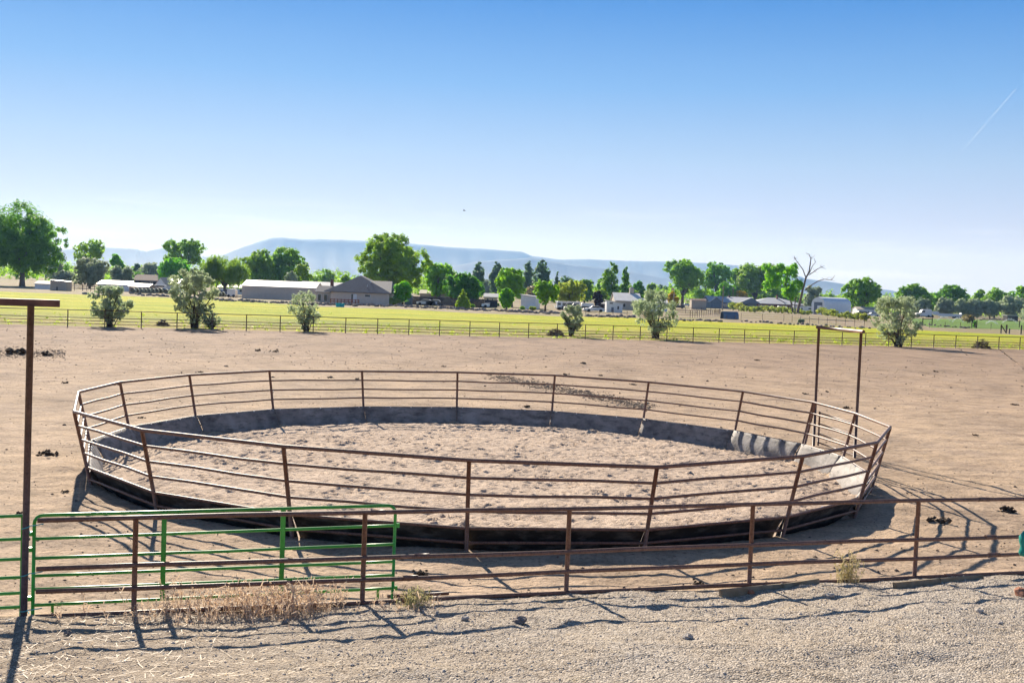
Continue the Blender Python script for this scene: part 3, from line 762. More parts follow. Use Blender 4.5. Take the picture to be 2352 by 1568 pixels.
def olive_bush(label, x, yb, ytop, wpx, seed, nleaf=7000, lean=0, vase=1.0, skirt=True, cat='bush', name='olive_bush', leaf='olive', z=FARZ, group=None):
    g = np.random.default_rng(seed)
    b = P(x, yb, z); d = b.y; top = PY(x, ytop, d).z-z; cw = wpx*d/F*.5
    t = thing(name, label, cat, (b.x, b.y, z), 0, group)
    C = []; Rr = []
    for k in range(58):
        h = g.uniform(.20, .93)*top; f = (h/top)
        maxr = cw*(.42+.75*math.sin(math.pi*min(1, max(0, f-.12)/.88)))*.80
        an = g.uniform(0, 6.28); r = maxr*g.uniform(.1, 1)**.5
        C.append((math.cos(an)*r+lean*f*cw, math.sin(an)*r, h)); Rr.append(cw*g.uniform(.13, .25))
    C = np.array(C); Rr = np.array(Rr); C[:, 2] = np.minimum(C[:, 2], top-Rr*.9)
    V, Q = leaves(C, Rr, int(nleaf*1.45), .115, seed, up=.4, tufts=24, tr=.25, aspect=.3, shell=.3, rnd=.6)
    npmesh('crown', V, Q, L[leaf], t, False)
    mb = MB()
    for k in range(24):
        q = Vector(C[g.integers(0, len(C))]); an = g.uniform(0, 6.28)
        o_ = Vector((math.cos(an)*.14*cw, math.sin(an)*.14*cw, -.1)); mid = Vector((q.x*.38, q.y*.38, q.z*.5))+Vector(g.normal(size=3)*.05)
        mb.tube([o_, mid, q], [.05, .032, .010], 5)
        for s in range(4):
            e = mid.lerp(q, g.uniform(.1, .9))+Vector(g.normal(size=3))*cw*.2; mb.tube([mid.lerp(q, g.uniform(0, .6)), e], [.014, .005], 4)
    mb.build('stems', M['twig'], t, True)
    if skirt:
        Cs = []; Rs = []
        for k in range(9):
            an = g.uniform(0, 6.28); Cs.append((math.cos(an)*cw*.16, math.sin(an)*cw*.16, g.uniform(.08, .34)*top)); Rs.append(cw*.17)
        V, Q = leaves(Cs, Rs, 1100, .07, seed+9, up=.3, tufts=10); npmesh('undergrowth', V, Q, L[leaf], t, False)
    return t

olive_bush('silvery olive bush growing on the fence line below the long white-roofed building', 252, 750, 655, 100, 101, 6500, -.05)
olive_bush('biggest silvery olive bush on the fence line, trunks dark and dense at the foot', 447, 752, 613, 112, 102, 10500, -.15)
olive_bush('slanting silvery olive bush on the fence line before the long metal shed', 704, 760, 667, 78, 103, 2400, -.28)
olive_bush('narrow upright silvery bush on the fence line beside the round heap of brush', 1312, 772, 699, 56, 104, 5200, .0)
olive_bush('round silvery bush on the fence line in front of the white-roofed house with a cupola', 1506, 777, 665, 106, 105, 9500, -.12)
olive_bush('broad pale olive bush on the fence line beyond the tall frame of the pen', 2062, 796, 679, 122, 106, 11500, -.1)
olive_bush('pale olive bush standing by the wire fence past the watered lawn', 2368, 758, 693, 62, 107, 6000)
olive_bush('low sprawling dark shrub at the foot of the biggest olive bush', 486, 754, 718, 46, 108, 700, 0, 1, True, 'shrub', 'shrub', 'oliveg')
olive_bush('leafy side shoot of grey-green shrub leaning out from the biggest olive bush', 396, 751, 722, 40, 109, 10, 0, 1, False, 'shrub', 'shrub', 'oliveg') if False else None

T = tree
T('huge dark green cottonwood towering over the blue-roofed shed', 'tree', 50, 470, 232, 330, 'deep', 1, 'cottonwood', nleaf=23000, crown_lo=.10, loose=1.25)
T('sparse thin tree with open branches behind the grey bush mass', 'tree', 205, 545, 78, 430, 'mid', 2, 'sparse_tree', nleaf=1500, crown_lo=.42, loose=.7)
T('dark grey-green olive tree mass beside the horse corral', 'tree', 205, 587, 96, 345, 'oliveg', 3, 'olive_tree', nleaf=5500, crown_lo=.03)
T('small bright green tree poking up behind the grey olive trees', 'tree', 265, 580, 34, 420, 'bright', 4, 'small_tree', nleaf=1500)
T('grey-green rounded tree beside the brown-roofed house', 'tree', 280, 607, 62, 380, 'oliveg', 5, 'olive_tree', nleaf=3000, crown_lo=.05)
T('tiny bare-topped tree rising far off above the brown roof', 'tree', 313, 604, 16, 600, 'blue', 6, 'sparse_tree', nleaf=260, crown_lo=.5, loose=.5)
T('airy green tree behind the pale gabled house, crown broken into tufts', 'tree', 418, 545, 100, 460, 'mid', 8, 'cottonwood', nleaf=4200, crown_lo=.35, loose=.75)
T('dome-shaped light green tree over the pale gabled house', 'tree', 398, 589, 88, 400, 'bright', 9, 'tree', nleaf=4200, crown_lo=.1)
T('pale grey olive tree against the dome-shaped light green tree', 'tree', 450, 625, 60, 380, 'oliveg', 31, 'olive_tree', nleaf=2200, crown_lo=.05)
T('weeping willow with hanging strands behind the white horse trailer', 'tree', 515, 570, 98, 300, 'willow', 10, 'willow_tree', 'willow', 11000, crown_lo=.2)
T('green cottonwood behind the long metal shed, next to the willow', 'tree', 594, 570, 84, 390, 'mid', 11, 'cottonwood', nleaf=6500, crown_lo=.06)
T('tallest cottonwood of the clump behind the long metal shed', 'tree', 655, 563, 98, 400, 'mid', 12, 'cottonwood', nleaf=7000, crown_lo=.08)
T('vivid lime green tree at the edge of the clump behind the metal shed', 'tree', 692, 600, 46, 370, 'lime', 13, 'small_tree', nleaf=1800, crown_lo=.05)
T('small grey-green tree showing over the metal shed roof', 'tree', 666, 622, 34, 345, 'oliveg', 14, 'small_tree', nleaf=1200)
T('small dull green tree behind the long grey roof', 'tree', 750, 615, 40, 520, 'mid', 15, 'small_tree', nleaf=900, crown_lo=.1)
T('small bush-like tree between the long grey roof and the hip-roofed house', 'tree', 790, 626, 34, 420, 'mid', 16, 'small_tree', nleaf=900, crown_lo=.1)
T('great spreading cottonwood right behind the dark hip-roofed house', 'tree', 895, 531, 190, 300, 'mid', 17, 'cottonwood', nleaf=19000, crown_lo=.10, loose=1.35)
T('bright green tree beside the great cottonwood, behind the dark board fence', 'tree', 1008, 599, 80, 330, 'bright', 18, 'tree', nleaf=5200, crown_lo=.1)
T('dense dark globe-shaped tree over the dark board fence', 'tree', 1063, 624, 96, 280, 'deep', 19, 'globe_tree', nleaf=7500, crown_lo=.05, loose=1.2)
T('small bright tree in front of the green-grey shed by the hip-roofed house', 'tree', 924, 643, 44, 248, 'bright', 20, 'small_tree', nleaf=2200, crown_lo=.12, yb=702)
T('small leafy shrub at the foot of the bright tree by the hip-roofed house', 'shrub', 905, 684, 34, 246, 'yellowgreen', 32, 'shrub', nleaf=900, crown_lo=.02)
T('small golden-lime conical tree in front of the dark board fence', 'tree', 1063, 666, 32, 245, 'lime', 21, 'small_tree', 'conifer', 2000, crown_lo=.08)
T('bluish poplar standing behind the globe-shaped tree', 'tree', 1096, 601, 38, 480, 'blue', 22, 'poplar_tree', 'poplar', 1800, crown_lo=.1)
T('bluish forked poplar behind the round bright green tree', 'tree', 1138, 601, 36, 480, 'blue', 23, 'poplar_tree', 'poplar', 1600, crown_lo=.15)
T('round bright green tree beside the white outbuilding', 'tree', 1175, 611, 82, 290, 'bright', 24, 'tree', nleaf=7000, crown_lo=.12)
T('leafy green bush in the garden before the round bright green tree', 'bush', 1164, 660, 40, 250, 'bright', 25, 'bush', nleaf=2400, crown_lo=.02)
T('thin dark poplar with a wispy top behind the white outbuilding', 'tree', 1212, 600, 34, 500, 'blue', 26, 'poplar_tree', 'poplar', 1300, crown_lo=.15)
T('tallest dark poplar of the row behind the white outbuilding', 'tree', 1241, 596, 42, 480, 'blue', 27, 'poplar_tree', 'poplar', 2200, crown_lo=.1)
T('dark conifer beside the tallest dark poplar', 'tree', 1278, 625, 30, 470, 'blue', 28, 'conifer_tree', 'conifer', 1500, crown_lo=.05)
T('low grey-brown leafless-looking shrub above the white outbuilding roof', 'shrub', 1222, 655, 38, 380, 'dryshrub', 33, 'shrub', nleaf=1000, crown_lo=.05)
T('neat bright green tree with a visible trunk at the garden rubble line', 'tree', 1252, 643, 64, 240, 'bright', 29, 'small_tree', nleaf=5200, crown_lo=.2, yb=717)
T('broad yellow-green willowy tree above the row of parked trailers', 'tree', 1312, 642, 78, 330, 'yellowgreen', 30, 'tree', nleaf=4200, crown_lo=.12)
T('dark green tree behind the broad yellow-green tree', 'tree', 1342, 636, 48, 420, 'deep', 34, 'tree', nleaf=1700, crown_lo=.05)
T('dark red-leaved tree beside the white shed', 'tree', 1372, 666, 26, 330, 'darkred', 35, 'small_tree', nleaf=1300, crown_lo=.05)
T('yellow-topped shrub peeping over the dark red tree', 'shrub', 1380, 662, 30, 380, 'yellowgreen', 36, 'shrub', nleaf=900, crown_lo=.05)
T('tall broad poplar behind the white shed', 'tree', 1402, 602, 50, 400, 'mid', 37, 'poplar_tree', 'poplar', 4200, crown_lo=.05)
T('narrow poplar paired with the tall broad poplar', 'tree', 1434, 610, 22, 410, 'mid', 38, 'poplar_tree', 'poplar', 1800, crown_lo=.05)
T('green tree at the foot of the tall broad poplar', 'tree', 1380, 635, 38, 430, 'mid', 39, 'tree', nleaf=1500, crown_lo=.03)
T('dark green tree over the roof with a cupola', 'tree', 1466, 642, 40, 470, 'deep', 40, 'tree', nleaf=1400, crown_lo=.05)
T('small green tree behind the end of the long white roof', 'tree', 1495, 646, 30, 520, 'mid', 41, 'tree', nleaf=800, crown_lo=.05)
T('golden yellow tree beside the flagpole', 'tree', 1545, 667, 28, 350, 'gold', 42, 'small_tree', nleaf=1200, crown_lo=.08)
T('large cottonwood with see-through crown behind the tan shed', 'tree', 1567, 590, 100, 530, 'mid', 43, 'cottonwood', nleaf=6500, crown_lo=.22, loose=.9, yb=700)
T('airy cottonwood in the middle of the row behind the grey houses', 'tree', 1645, 595, 70, 600, 'mid', 44, 'cottonwood', nleaf=3200, crown_lo=.25, loose=.75)
T('full round tree directly behind the utility poles', 'tree', 1668, 645, 52, 575, 'bright', 45, 'tree', nleaf=2600, crown_lo=.05)
T('dark-trunked cottonwood behind the gap between the grey houses', 'tree', 1735, 600, 92, 600, 'mid', 46, 'cottonwood', nleaf=5600, crown_lo=.15)
T('thin-leaved cottonwood joining the row over the first grey house', 'tree', 1694, 608, 50, 610, 'mid', 47, 'cottonwood', nleaf=2000, crown_lo=.15, loose=.8)
T('gold-leaved shrub over the first grey house ridge', 'shrub', 1702, 665, 32, 570, 'gold', 48, 'shrub', nleaf=900, crown_lo=.05)
T('low green tree behind the second grey house', 'tree', 1785, 655, 60, 600, 'mid', 49, 'tree', nleaf=1800, crown_lo=.03)
T('grey-green tree between the dead tree and the arched barn', 'tree', 1868, 652, 46, 530, 'oliveg', 50, 'tree', nleaf=2200, crown_lo=.03)
T('rounded green cottonwood just behind the arched steel barn', 'tree', 1980, 634, 86, 440, 'mid', 51, 'cottonwood', nleaf=5600, crown_lo=.10)
T('flat-topped cottonwood rising behind the broad pale olive bush', 'tree', 2098, 650, 86, 520, 'mid', 52, 'cottonwood', nleaf=4200, crown_lo=.12)
T('wide cottonwood above the semi truck trailer', 'tree', 2185, 652, 88, 540, 'deep', 53, 'cottonwood', nleaf=4500, crown_lo=.1)
T('green tree next to the wide cottonwood above the truck trailer', 'tree', 2248, 660, 46, 560, 'mid', 54, 'cottonwood', nleaf=1800, crown_lo=.05)
T('light green cottonwood over the row of grey olive trees', 'tree', 2285, 656, 56, 540, 'mid', 55, 'cottonwood', nleaf=2400, crown_lo=.05)
T('bright cottonwood partly cut off by the picture edge', 'tree', 2350, 652, 56, 520, 'bright', 56, 'cottonwood', nleaf=2400, crown_lo=.05)
for i, (x, yt, w_, lab) in enumerate([(2118, 682, 48, 'grey olive tree directly behind the semi truck cab'), (2168, 680, 50, 'dark-hearted olive tree behind the truck trailer'),
        (2208, 684, 44, 'pale olive tree at the tail of the truck trailer'), (2238, 683, 46, 'pale olive tree next to the tail of the truck trailer'), (2275, 684, 50, 'round olive tree above the yellow shrubs'),
        (2322, 676, 60, 'tallest olive tree, behind the dark trailer'), (2360, 682, 50, 'olive tree beyond the dark trailer')]):
    T(lab, 'tree', x, yt, w_, 470, 'oliveg' if i in (0, 1) else 'olive', 130+i, 'olive_tree', nleaf=2400, crown_lo=.04, group='row of olive trees')
# far tree line
for i, (x, yt, w_, d, lf, lab) in enumerate([
    (-60, 585, 90, 420, 'oliveg', 'grey-green trees beyond the huge cottonwood, partly out of view'), (120, 608, 60, 480, 'mid', 'low green tree between the huge cottonwood and the grey olive mass'), (150, 620, 46, 460, 'oliveg', 'low grey tree behind the tan shed'),
    (325, 612, 44, 620, 'mid', 'hazy green tree above the brown-roofed house'), (352, 606, 40, 640, 'blue', 'hazy tree between the brown roof and the dome-shaped tree'),
    (470, 632, 50, 560, 'mid', 'distant tree in the gap before the willow'), (1112, 640, 40, 600, 'oliveg', 'distant grey tree between the two bluish poplars'),
    (1155, 630, 44, 640, 'mid', 'distant green tree behind the round bright tree'), (1300, 632, 40, 620, 'blue', 'distant bluish tree next to the conifer'), (1258, 640, 50, 600, 'oliveg', 'distant grey-green tree at the feet of the dark poplars'), (1190, 645, 44, 620, 'oliveg', 'distant grey tree between the poplars and the bright tree'),
    (1355, 652, 30, 640, 'mid', 'distant low tree before the poplar pair'), (1450, 655, 34, 650, 'mid', 'distant low tree beside the narrow poplar'), (1512, 652, 30, 700, 'blue', 'distant tree over the long white roof'), (1530, 654, 26, 680, 'mid', 'distant low tree next to the golden tree'),
    (1605, 664, 40, 620, 'mid', 'distant low tree under the see-through cottonwood'), (1632, 668, 34, 620, 'bright', 'distant bright low tree over the tan shed'), (1900, 672, 40, 640, 'mid', 'distant low trees showing over the arched barn'), (1930, 675, 36, 680, 'oliveg', 'distant grey scrub over the arched barn roof'),
    (128, 598, 66, 470, 'oliveg', 'grey-green tree filling the gap beside the huge cottonwood'), (300, 622, 84, 560, 'mid', 'broad distant tree behind the low brown-roofed house'), (342, 600, 52, 590, 'oliveg', 'tall grey distant tree before the dome-shaped tree'), (728, 630, 54, 560, 'mid', 'distant tree above the plain pale grey roof'), (1612, 614, 66, 600, 'mid', 'leafy distant tree joining the see-through cottonwood to its neighbour'), (1702, 618, 62, 640, 'bright', 'bright distant tree in the middle of the cottonwood row'), (1768, 616, 62, 630, 'mid', 'distant tree closing the row beside the dead tree'), (1812, 640, 54, 620, 'mid', 'low distant tree behind the trunks of the dead tree'), (1040, 618, 50, 560, 'mid', 'distant tree between the bright green tree and the globe-shaped tree'), (1330, 640, 60, 560, 'mid', 'wide distant tree behind the yellow-green willowy tree'), (2140, 668, 60, 600, 'mid', 'distant cottonwood joining the two big ones over the truck'),
    (2030, 690, 40, 600, 'oliveg', 'distant scrub between the barn tree and the olive bush'), (2142, 690, 30, 700, 'blue', 'distant bluish tree over the truck'), (2220, 672, 36, 680, 'mid', 'distant tree filling the gap in the cottonwood row'), (2316, 664, 44, 620, 'mid', 'distant tree above the tallest olive tree')]):
    T(lab, 'tree', x, yt, w_, d, lf, 200+i, 'distant_tree', nleaf=1100, crown_lo=.03)

g = np.random.default_rng(61)
Cw = []; Rw = []
for k in range(900):
    x = g.uniform(-250, 2700); d = g.uniform(600, 700); q = PY(x, 700, d); r = g.uniform(2.4, 5.2)
    Cw.append((q.x, d, r*g.uniform(.6, 1.35))); Rw.append(r)
    if g.uniform() < .45: Cw.append((q.x+g.uniform(-2, 2), d, r*1.7)); Rw.append(r*.7)
V, Q = leaves(np.array(Cw), np.array(Rw), 120000, .6, 62, tufts=7, tr=.35)
o = npmesh('distant_woods', V, Q, L['mid'], None, False); tag(o, 'far-off band of low woods and scrub closing the view behind the farms', 'woods', kind='stuff')
# half-dead cottonwood with bare limbs
DT = 300.0
def z6(px, py): return (1750+px/5.952, 583.3+py/5.952)
b0 = PY(*z6(470, 790), DT)
dt = thing('dead_tree', 'half-dead cottonwood with bare grey limbs reaching over the arched barn', 'tree', (b0.x, DT, FARZ))
def dp(px, py, dy=0):
    q = PY(*z6(px, py), DT+dy); return Vector((q.x-b0.x, q.y-DT, q.z-FARZ))
mb = MB()
def br(pts, r0, r1, n=7):
    m = len(pts); mb.tube([dp(*p) for p in pts], [.78*(r0+(r1-r0)*i/(m-1)) for i in range(m)], n)
br([(485, 800), (505, 720), (530, 620), (560, 480), (580, 420)], .50, .36, 9)
br([(575, 430), (600, 330), (645, 240, .5), (660, 140, 1), (670, 60, 1.5), (645, 5, 2), (600, -12, 2)], .34, .07)
br([(600, 320), (560, 210, -1), (490, 115, -2), (455, 70, -2.5), (443, 25, -3)], .2, .05)
br([(650, 260, .5), (690, 165, 1), (735, 110, 2), (712, 55, 2.5)], .16, .05)
br([(640, 285), (700, 250, -1), (760, 205, -2), (815, 180, -2.5), (872, 203, -3)], .18, .05)
br([(805, 182, -2.4), (802, 150, -3)], .06, .03); br([(820, 180, -2.5), (858, 160, -3)], .06, .03); br([(670, 60, 1.5), (715, 30, 1), (725, 5, 1)], .08, .03)
br([(585, 500), (690, 415, -2), (780, 365, -3), (850, 345, -4), (950, 355, -5), (980, 320, -5), (1000, 288, -5)], .2, .05)
br([(950, 355, -5), (998, 370, -5.5)], .06, .03); br([(850, 345, -4), (815, 320, -4)], .06, .03); br([(600, 345), (630, 262, 1), (624, 210, 1)], .09, .03)
br([(418, 790), (405, 680), (370, 540), (330, 440), (312, 400)], .36, .22)
br([(312, 400), (280, 300, 1), (250, 190, 2), (275, 145, 2)], .16, .04); br([(320, 420), (350, 300, -1), (330, 210, -1), (255, 185, -1)], .14, .04)
br([(455, 790), (450, 690), (470, 560), (500, 480)], .24, .1)
br([(562, 440), (510, 365, -1), (470, 320, -1.5), (370, 290, -2)], .18, .06); br([(430, 420), (420, 330), (400, 290)], .14, .05)
br([(540, 665), (590, 605, -1), (640, 545, -2)], .1, .04); br([(352, 715, -2), (285, 650, -2.5), (215, 605, -3)], .12, .06)
for k in range(46):        # fine bare twigs
    q = random.choice([(660, 140, 1), (670, 60, 1.5), (490, 115, -2), (735, 110, 2), (815, 180, -2.5), (880, 348, -4), (955, 350, -5), (720, 240, -1), (650, 30, 2), (455, 70, -2.5)])
    br([q, (q[0]+random.uniform(-45, 45), q[1]+random.uniform(-50, 25), q[2])], .035, .012, 4)
mb.build('trunk', M['deadbark'], dt, True)
CL = [(150, 235), (245, 200), (425, 190), (400, 245), (120, 400), (215, 395), (320, 360), (190, 320), (390, 480), (470, 420), (60, 430), (265, 260), (440, 255), (500, 420), (330, 520), (420, 560), (60, 190), (100, 290), (360, 240)]
C = np.array([list(dp(x, y, random.uniform(-2, 2))) for x, y in CL]); V, Q = leaves(C, np.full(len(C), 1.45), 9500, .30, 77, tufts=20, tr=.4, shell=.2)
npmesh('crown', V, Q, L['bright'], dt, False)

# hedge of shrubs along the wire fence
k = 0
for (x0, x1, n_, yb0, yb1, h0) in ((1678, 1742, 5, 712, 718, 15), (1746, 1862, 8, 716, 723, 11), (1752, 1872, 6, 706, 710, 6), (1882, 1994, 8, 722, 738, 14)):
    for i in range(n_):
        q = (i+.5)/n_; x = x0+(x1-x0)*q; yb = yb0+(yb1-yb0)*q
        k += 1; hgt = h0*random.uniform(.85, 1.5)
        T('low green shrub in the straggling hedge behind the wire fence', 'shrub', x, yb-hgt, (x1-x0)/n_*2.1, dist(x, yb), 'hedge', 300+k, 'hedge_shrub', nleaf=420, crown_lo=.01, group='shrubs of the hedge behind the wire fence', lsize=.22)
for i, (x, yb, hgt, w_, lf, lab) in enumerate([(974, 700, 8, 14, 'bright', 'small round shrub on the garden strip before the board fence'), (1141, 703, 7, 12, 'deep', 'dark little shrub beside the leafy garden bush'),
    (1085, 706, 7, 12, 'mid', 'small green shrub on the rubble near the conical tree'), (1110, 706, 6, 16, 'lime', 'low lime plants on the rubble by the board fence'), (1200, 711, 8, 12, 'bright', 'tiny green shrub before the white outbuilding'),
    (1224, 712, 8, 18, 'yellowgreen', 'rusty yellow shrub in the garden beside the trunked tree'), (2241, 752, 15, 8, 'bright', 'small upright green bush by the leaning wooden braces'), (1842, 742, 9, 14, 'oliveg', 'grey-green weed clump on the track by the wire fence'), (690, 684, 14, 6, 'bright', 'thin green sapling against the long metal shed'), (868, 690, 16, 7, 'lime', 'thin lime sapling at the corner of the hip-roofed house'),
    (2226, 727, 14, 50, 'yellowgreen', 'broad yellow-green thicket behind the truck trailer'), (2262, 727, 12, 48, 'yellowgreen', 'yellow-green thicket beside the grey rock heap'), (755, 690, 20, 14, 'dryshrub', 'reddish flowering shrub at the corner of the hip-roofed house'), (2225, 742, 20, 34, 'dryshrub', 'brownish bare shrub between the lawn sprinklers')]):
    T(lab, 'shrub', x, yb-hgt, w_, dist(x, yb), lf, 400+i, 'shrub', nleaf=500, crown_lo=.01, lsize=.2)

g = np.random.default_rng(91); Ct = []; Rt_ = []
for k in range(900):
    kk_ = g.uniform(-6, 44); dd = .6+g.gamma(1.4, 7.0); x, y = F0[0]+FS[0]*kk_+FNn[0]*dd, F0[1]+FS[1]*kk_+FNn[1]*dd
    r = g.uniform(.07, .24); Ct.append((x, y, FARZ+r*.2)); Rt_.append(r)
V, Q = leaves(np.array(Ct), np.array(Rt_), 11000, .085, 92, tufts=5, tr=.6, up=.8)
o = npmesh('grass_tufts', V, Q, L['yellowgreen'], None, False); tag(o, 'scattered coarse grass tufts in the grazed strip behind the far fence', 'grass', kind='stuff')
# ------------------------------------------------------------------ buildings
def building(name, label, cat, xl, xr, d, wall_h, depth, roof, rise, wall_m, roof_m, wins=(), doors=(), yaw=0, over=.3, yb=None, chim=None, wallpart='wall', zoff=0, ribs=0, vent=None):
    a, b = PY(xl, 700, d), PY(xr, 700, d); wdt = (b.x-a.x)/max(math.cos(yaw), .2)
    t = thing(name, label, cat, (a.x, a.y, FARZ), yaw+0)
    mb = MB(); w2 = wdt
    if roof == 'gable_y':       # gable faces the viewer
        mb.prism([(0, -.2), (w2, -.2), (w2, wall_h), (w2/2, wall_h+rise-.03), (0, wall_h)], 0, depth)
    elif roof == 'mono':
        mb.prism([(0, -.2), (w2, -.2), (w2, wall_h), (0, wall_h+rise-.03)], 0, depth)
    elif roof == 'gable_x':
        mb.box((w2/2, depth/2, wall_h/2-.1), (w2, depth, wall_h+.2))
        mb.add([(0, 0, wall_h), (0, depth, wall_h), (0, depth/2, wall_h+rise-.03), (w2, 0, wall_h), (w2, depth, wall_h), (w2, depth/2, wall_h+rise-.03)], [(0, 1, 2), (3, 5, 4)])
    else: mb.box((w2/2, depth/2, wall_h/2-.1), (w2, depth, wall_h+.2))
    if ribs:
        for i in range(1, ribs): mb.box((w2*i/ribs, -.02, wall_h/2), (.06, .04, wall_h))
    mb.build(wallpart, M[wall_m], t)
    mb = MB(); o_ = over; th = .12
    def slab(p):      # p: quad, thickened downward
        q = [Vector(v)-Vector((0, 0, th)) for v in p]; n = len(p)
        mb.add([Vector(v) for v in p]+q, [tuple(range(n)), tuple(reversed(range(n, 2*n)))]+[(i, i+n, (i+1) % n+n, (i+1) % n) for i in range(n)])
    e = wall_h+.12; k = rise/(depth/2)*o_ if roof == 'gable_x' else rise/(w2/2)*o_
    if roof == 'gable_x':
        slab([(-o_, -o_, e-k), (w2+o_, -o_, e-k), (w2+o_, depth/2, e+rise), (-o_, depth/2, e+rise)]); slab([(-o_, depth/2, e+rise), (w2+o_, depth/2, e+rise), (w2+o_, depth+o_, e-k), (-o_, depth+o_, e-k)])
    elif roof == 'gable_y':
        slab([(-o_, -o_, e-k), (w2/2, -o_, e+rise), (w2/2, depth+o_, e+rise), (-o_, depth+o_, e-k)]); slab([(w2/2, -o_, e+rise), (w2+o_, -o_, e-k), (w2+o_, depth+o_, e-k), (w2/2, depth+o_, e+rise)])
    elif roof == 'mono': slab([(-o_, -o_, e+rise), (w2+o_, -o_, e), (w2+o_, depth+o_, e), (-o_, depth+o_, e+rise)])
    elif roof == 'hip':
        r = min(depth, w2)*.5; 
        if w2 >= depth: A_, B_ = (r, depth/2, e+rise), (w2-r, depth/2, e+rise)
        else: A_, B_ = (w2/2, r, e+rise), (w2/2, depth-r, e+rise)
        c = [(-o_, -o_, e), (w2+o_, -o_, e), (w2+o_, depth+o_, e), (-o_, depth+o_, e)]
        if w2 >= depth: fs = [[c[0], c[1], B_, A_], [c[1], c[2], B_], [c[2], c[3], A_, B_], [c[3], c[0], A_]]
        else: fs = [[c[0], c[1], A_], [c[1], c[2], B_, A_], [c[2], c[3], B_], [c[3], c[0], A_, B_]]
        for f in fs: slab(f)
    else: mb.box((w2/2, depth/2, wall_h+.1), (w2+2*o_, depth+2*o_, .2))
    rf = mb.build('roof', M[roof_m], t)
    if chim:
        mb = MB(); mb.box((w2*chim[0], depth*chim[1], wall_h+rise*.6+chim[2]/2), (.7, .7, chim[2]+rise*.8)); mb.build('chimney', M['brick'], rf)
    if vent:
        for q in vent:
            mb = MB(); mb.tube([(w2*q[0], depth*q[1], wall_h+rise*2*q[1]-.2), (w2*q[0], depth*q[1], wall_h+rise*2*q[1]+.7)], .09, 6); mb.build('vent_pipe', M['steel'], rf)
    for (u0, u1, z0, z1) in wins:
        mb = MB(); mb.box((w2*(u0+u1)/2, -.03, (z0+z1)/2), (w2*(u1-u0)+.16, .06, z1-z0+.16)); f = mb.build('window', M['white'], t)
        mb = MB(); mb.box((w2*(u0+u1)/2, -.066, (z0+z1)/2), (w2*(u1-u0), .02, z1-z0)); mb.build('pane', M['glass'], f)
    for (u0, u1, z1, mt) in doors:
        mb = MB(); mb.box((w2*(u0+u1)/2, -.04, z1/2), (w2*(u1-u0), .08, z1)); mb.build('door', M[mt], t)
    return t
B = building
B('tarp_shelter', 'white shelter under a dark navy tarp beside the tan shed', 'shelter', 79, 113, 285, 1.3, 4, 'gable_x', .75, 'white', 'navy', over=.2)
B('shed', 'small tan shed with a blue metal roof by the horse corral', 'shed', 114.5, 151, 272, 2.2, 3.5, 'mono', .25, 'tan', 'bluepaint', doors=[(.40, .47, .9, 'black')], over=.15, ribs=9)
B('long_shed', 'long low pale building with a white metal roof', 'building', 224, 294, 300, 1.8, 7, 'gable_x', .9, 'white', 'offwhite')
B('long_shed', 'pink-walled end building with white roof joined in line to the pale long one', 'building', 296, 339, 290, 1.55, 6, 'gable_x', .7, 'pink', 'offwhite', ribs=14)
B('house', 'low house with brown shingle roof behind the pink-walled building', 'house', 308, 366, 420, 3.0, 10, 'gable_x', 1.9, 'darkwood', 'brownroof', [(.62, .72, 1.0, 2.4)], chim=(.78, .5, 1.2), over=.8)
B('house', 'pale gabled house with cream roof half behind the biggest olive bush', 'house', 357, 378, 330, 2.2, 9, 'gable_y', 1.9, 'steel', 'cream', [(.4, .6, .8, 1.6)])
B('barn', 'cream-roofed barn wing behind the biggest olive bush', 'barn', 380, 408, 336, 2.6, 7, 'gable_x', 1.2, 'white', 'offwhite')
B('low_building', 'low whitish building beneath the weeping willow', 'building', 500, 566, 330, 2.0, 6, 'gable_x', .7, 'white', 'offwhite', [(.75, .83, .8, 1.5)])
B('metal_shed', 'long tan ribbed metal shed with a bright white roof', 'shed', 554.5, 724, 265, 2.95, 10, 'gable_x', 1.35, 'greige', 'offwhite', ribs=58, over=.12)
B('long_building', 'long building with plain pale grey roof behind the hip-roofed house', 'building', 680, 790, 330, 2.2, 20, 'gable_x', 2.4, 'white', 'lightroof', vent=[(.25, .2), (.7, .15)])
cx = PY(753, 640, 334); mb = MB(); 
B('house_wing', 'low garage wing with dark shingle roof adjoining the hip-roofed house', 'garage', 726, 762, 252, 2.3, 7, 'gable_x', 1.3, 'greige', 'greyroof', [(.1, .3, .3, 1.7), (.5, .7, .3, 1.7)], chim=(.72, .8, 1.6))
h1 = B('house', 'greige house with a dark shingle hip roof under the great cottonwood', 'house', 759.5, 893, 245, 2.6, 16, 'none', 0, 'greige', 'greyroof', [(.35, .42, .35, 2.2), (.585, .675, 1.65, 2.1)])
for c in list(h1.children):
    if c.name.startswith('roof'): bpy.data.objects.remove(c)
wd = (PY(893, 700, 245)-PY(759.5, 700, 245)).x
mb = MB(); e = 2.62; o_ = .5; ap = (wd*.425, 7.0, 6.35); rb = (wd*.425, 12, 6.35); r2a = (wd*.55, 9.5, 5.3); r2b = (wd*.97, 9.0, 5.3)
c = [(-o_-1.0, -o_, e), (wd+o_, -o_, e), (wd+o_, 16, e), (-o_-1.0, 16, e)]
mid = (wd*.66, 4.2, 4.35)
mb.add([c[0], c[1], r2b, r2a, ap, rb, c[2], c[3]], [(0, 1, 2, 3, 4), (1, 6, 2), (0, 4, 5, 7), (2, 6, 5, 4, 3), (5, 6, 7)])
mb.add([(q[0], q[1], q[2]-.16) for q in c], [(0, 1, 2, 3)]); mb.add([c[0], c[1], (c[1][0], c[1][1], e-.16), (c[0][0], c[0][1], e-.16)], [(3, 2, 1, 0)])
rf = mb.build('roof', M['greyroof'], h1)
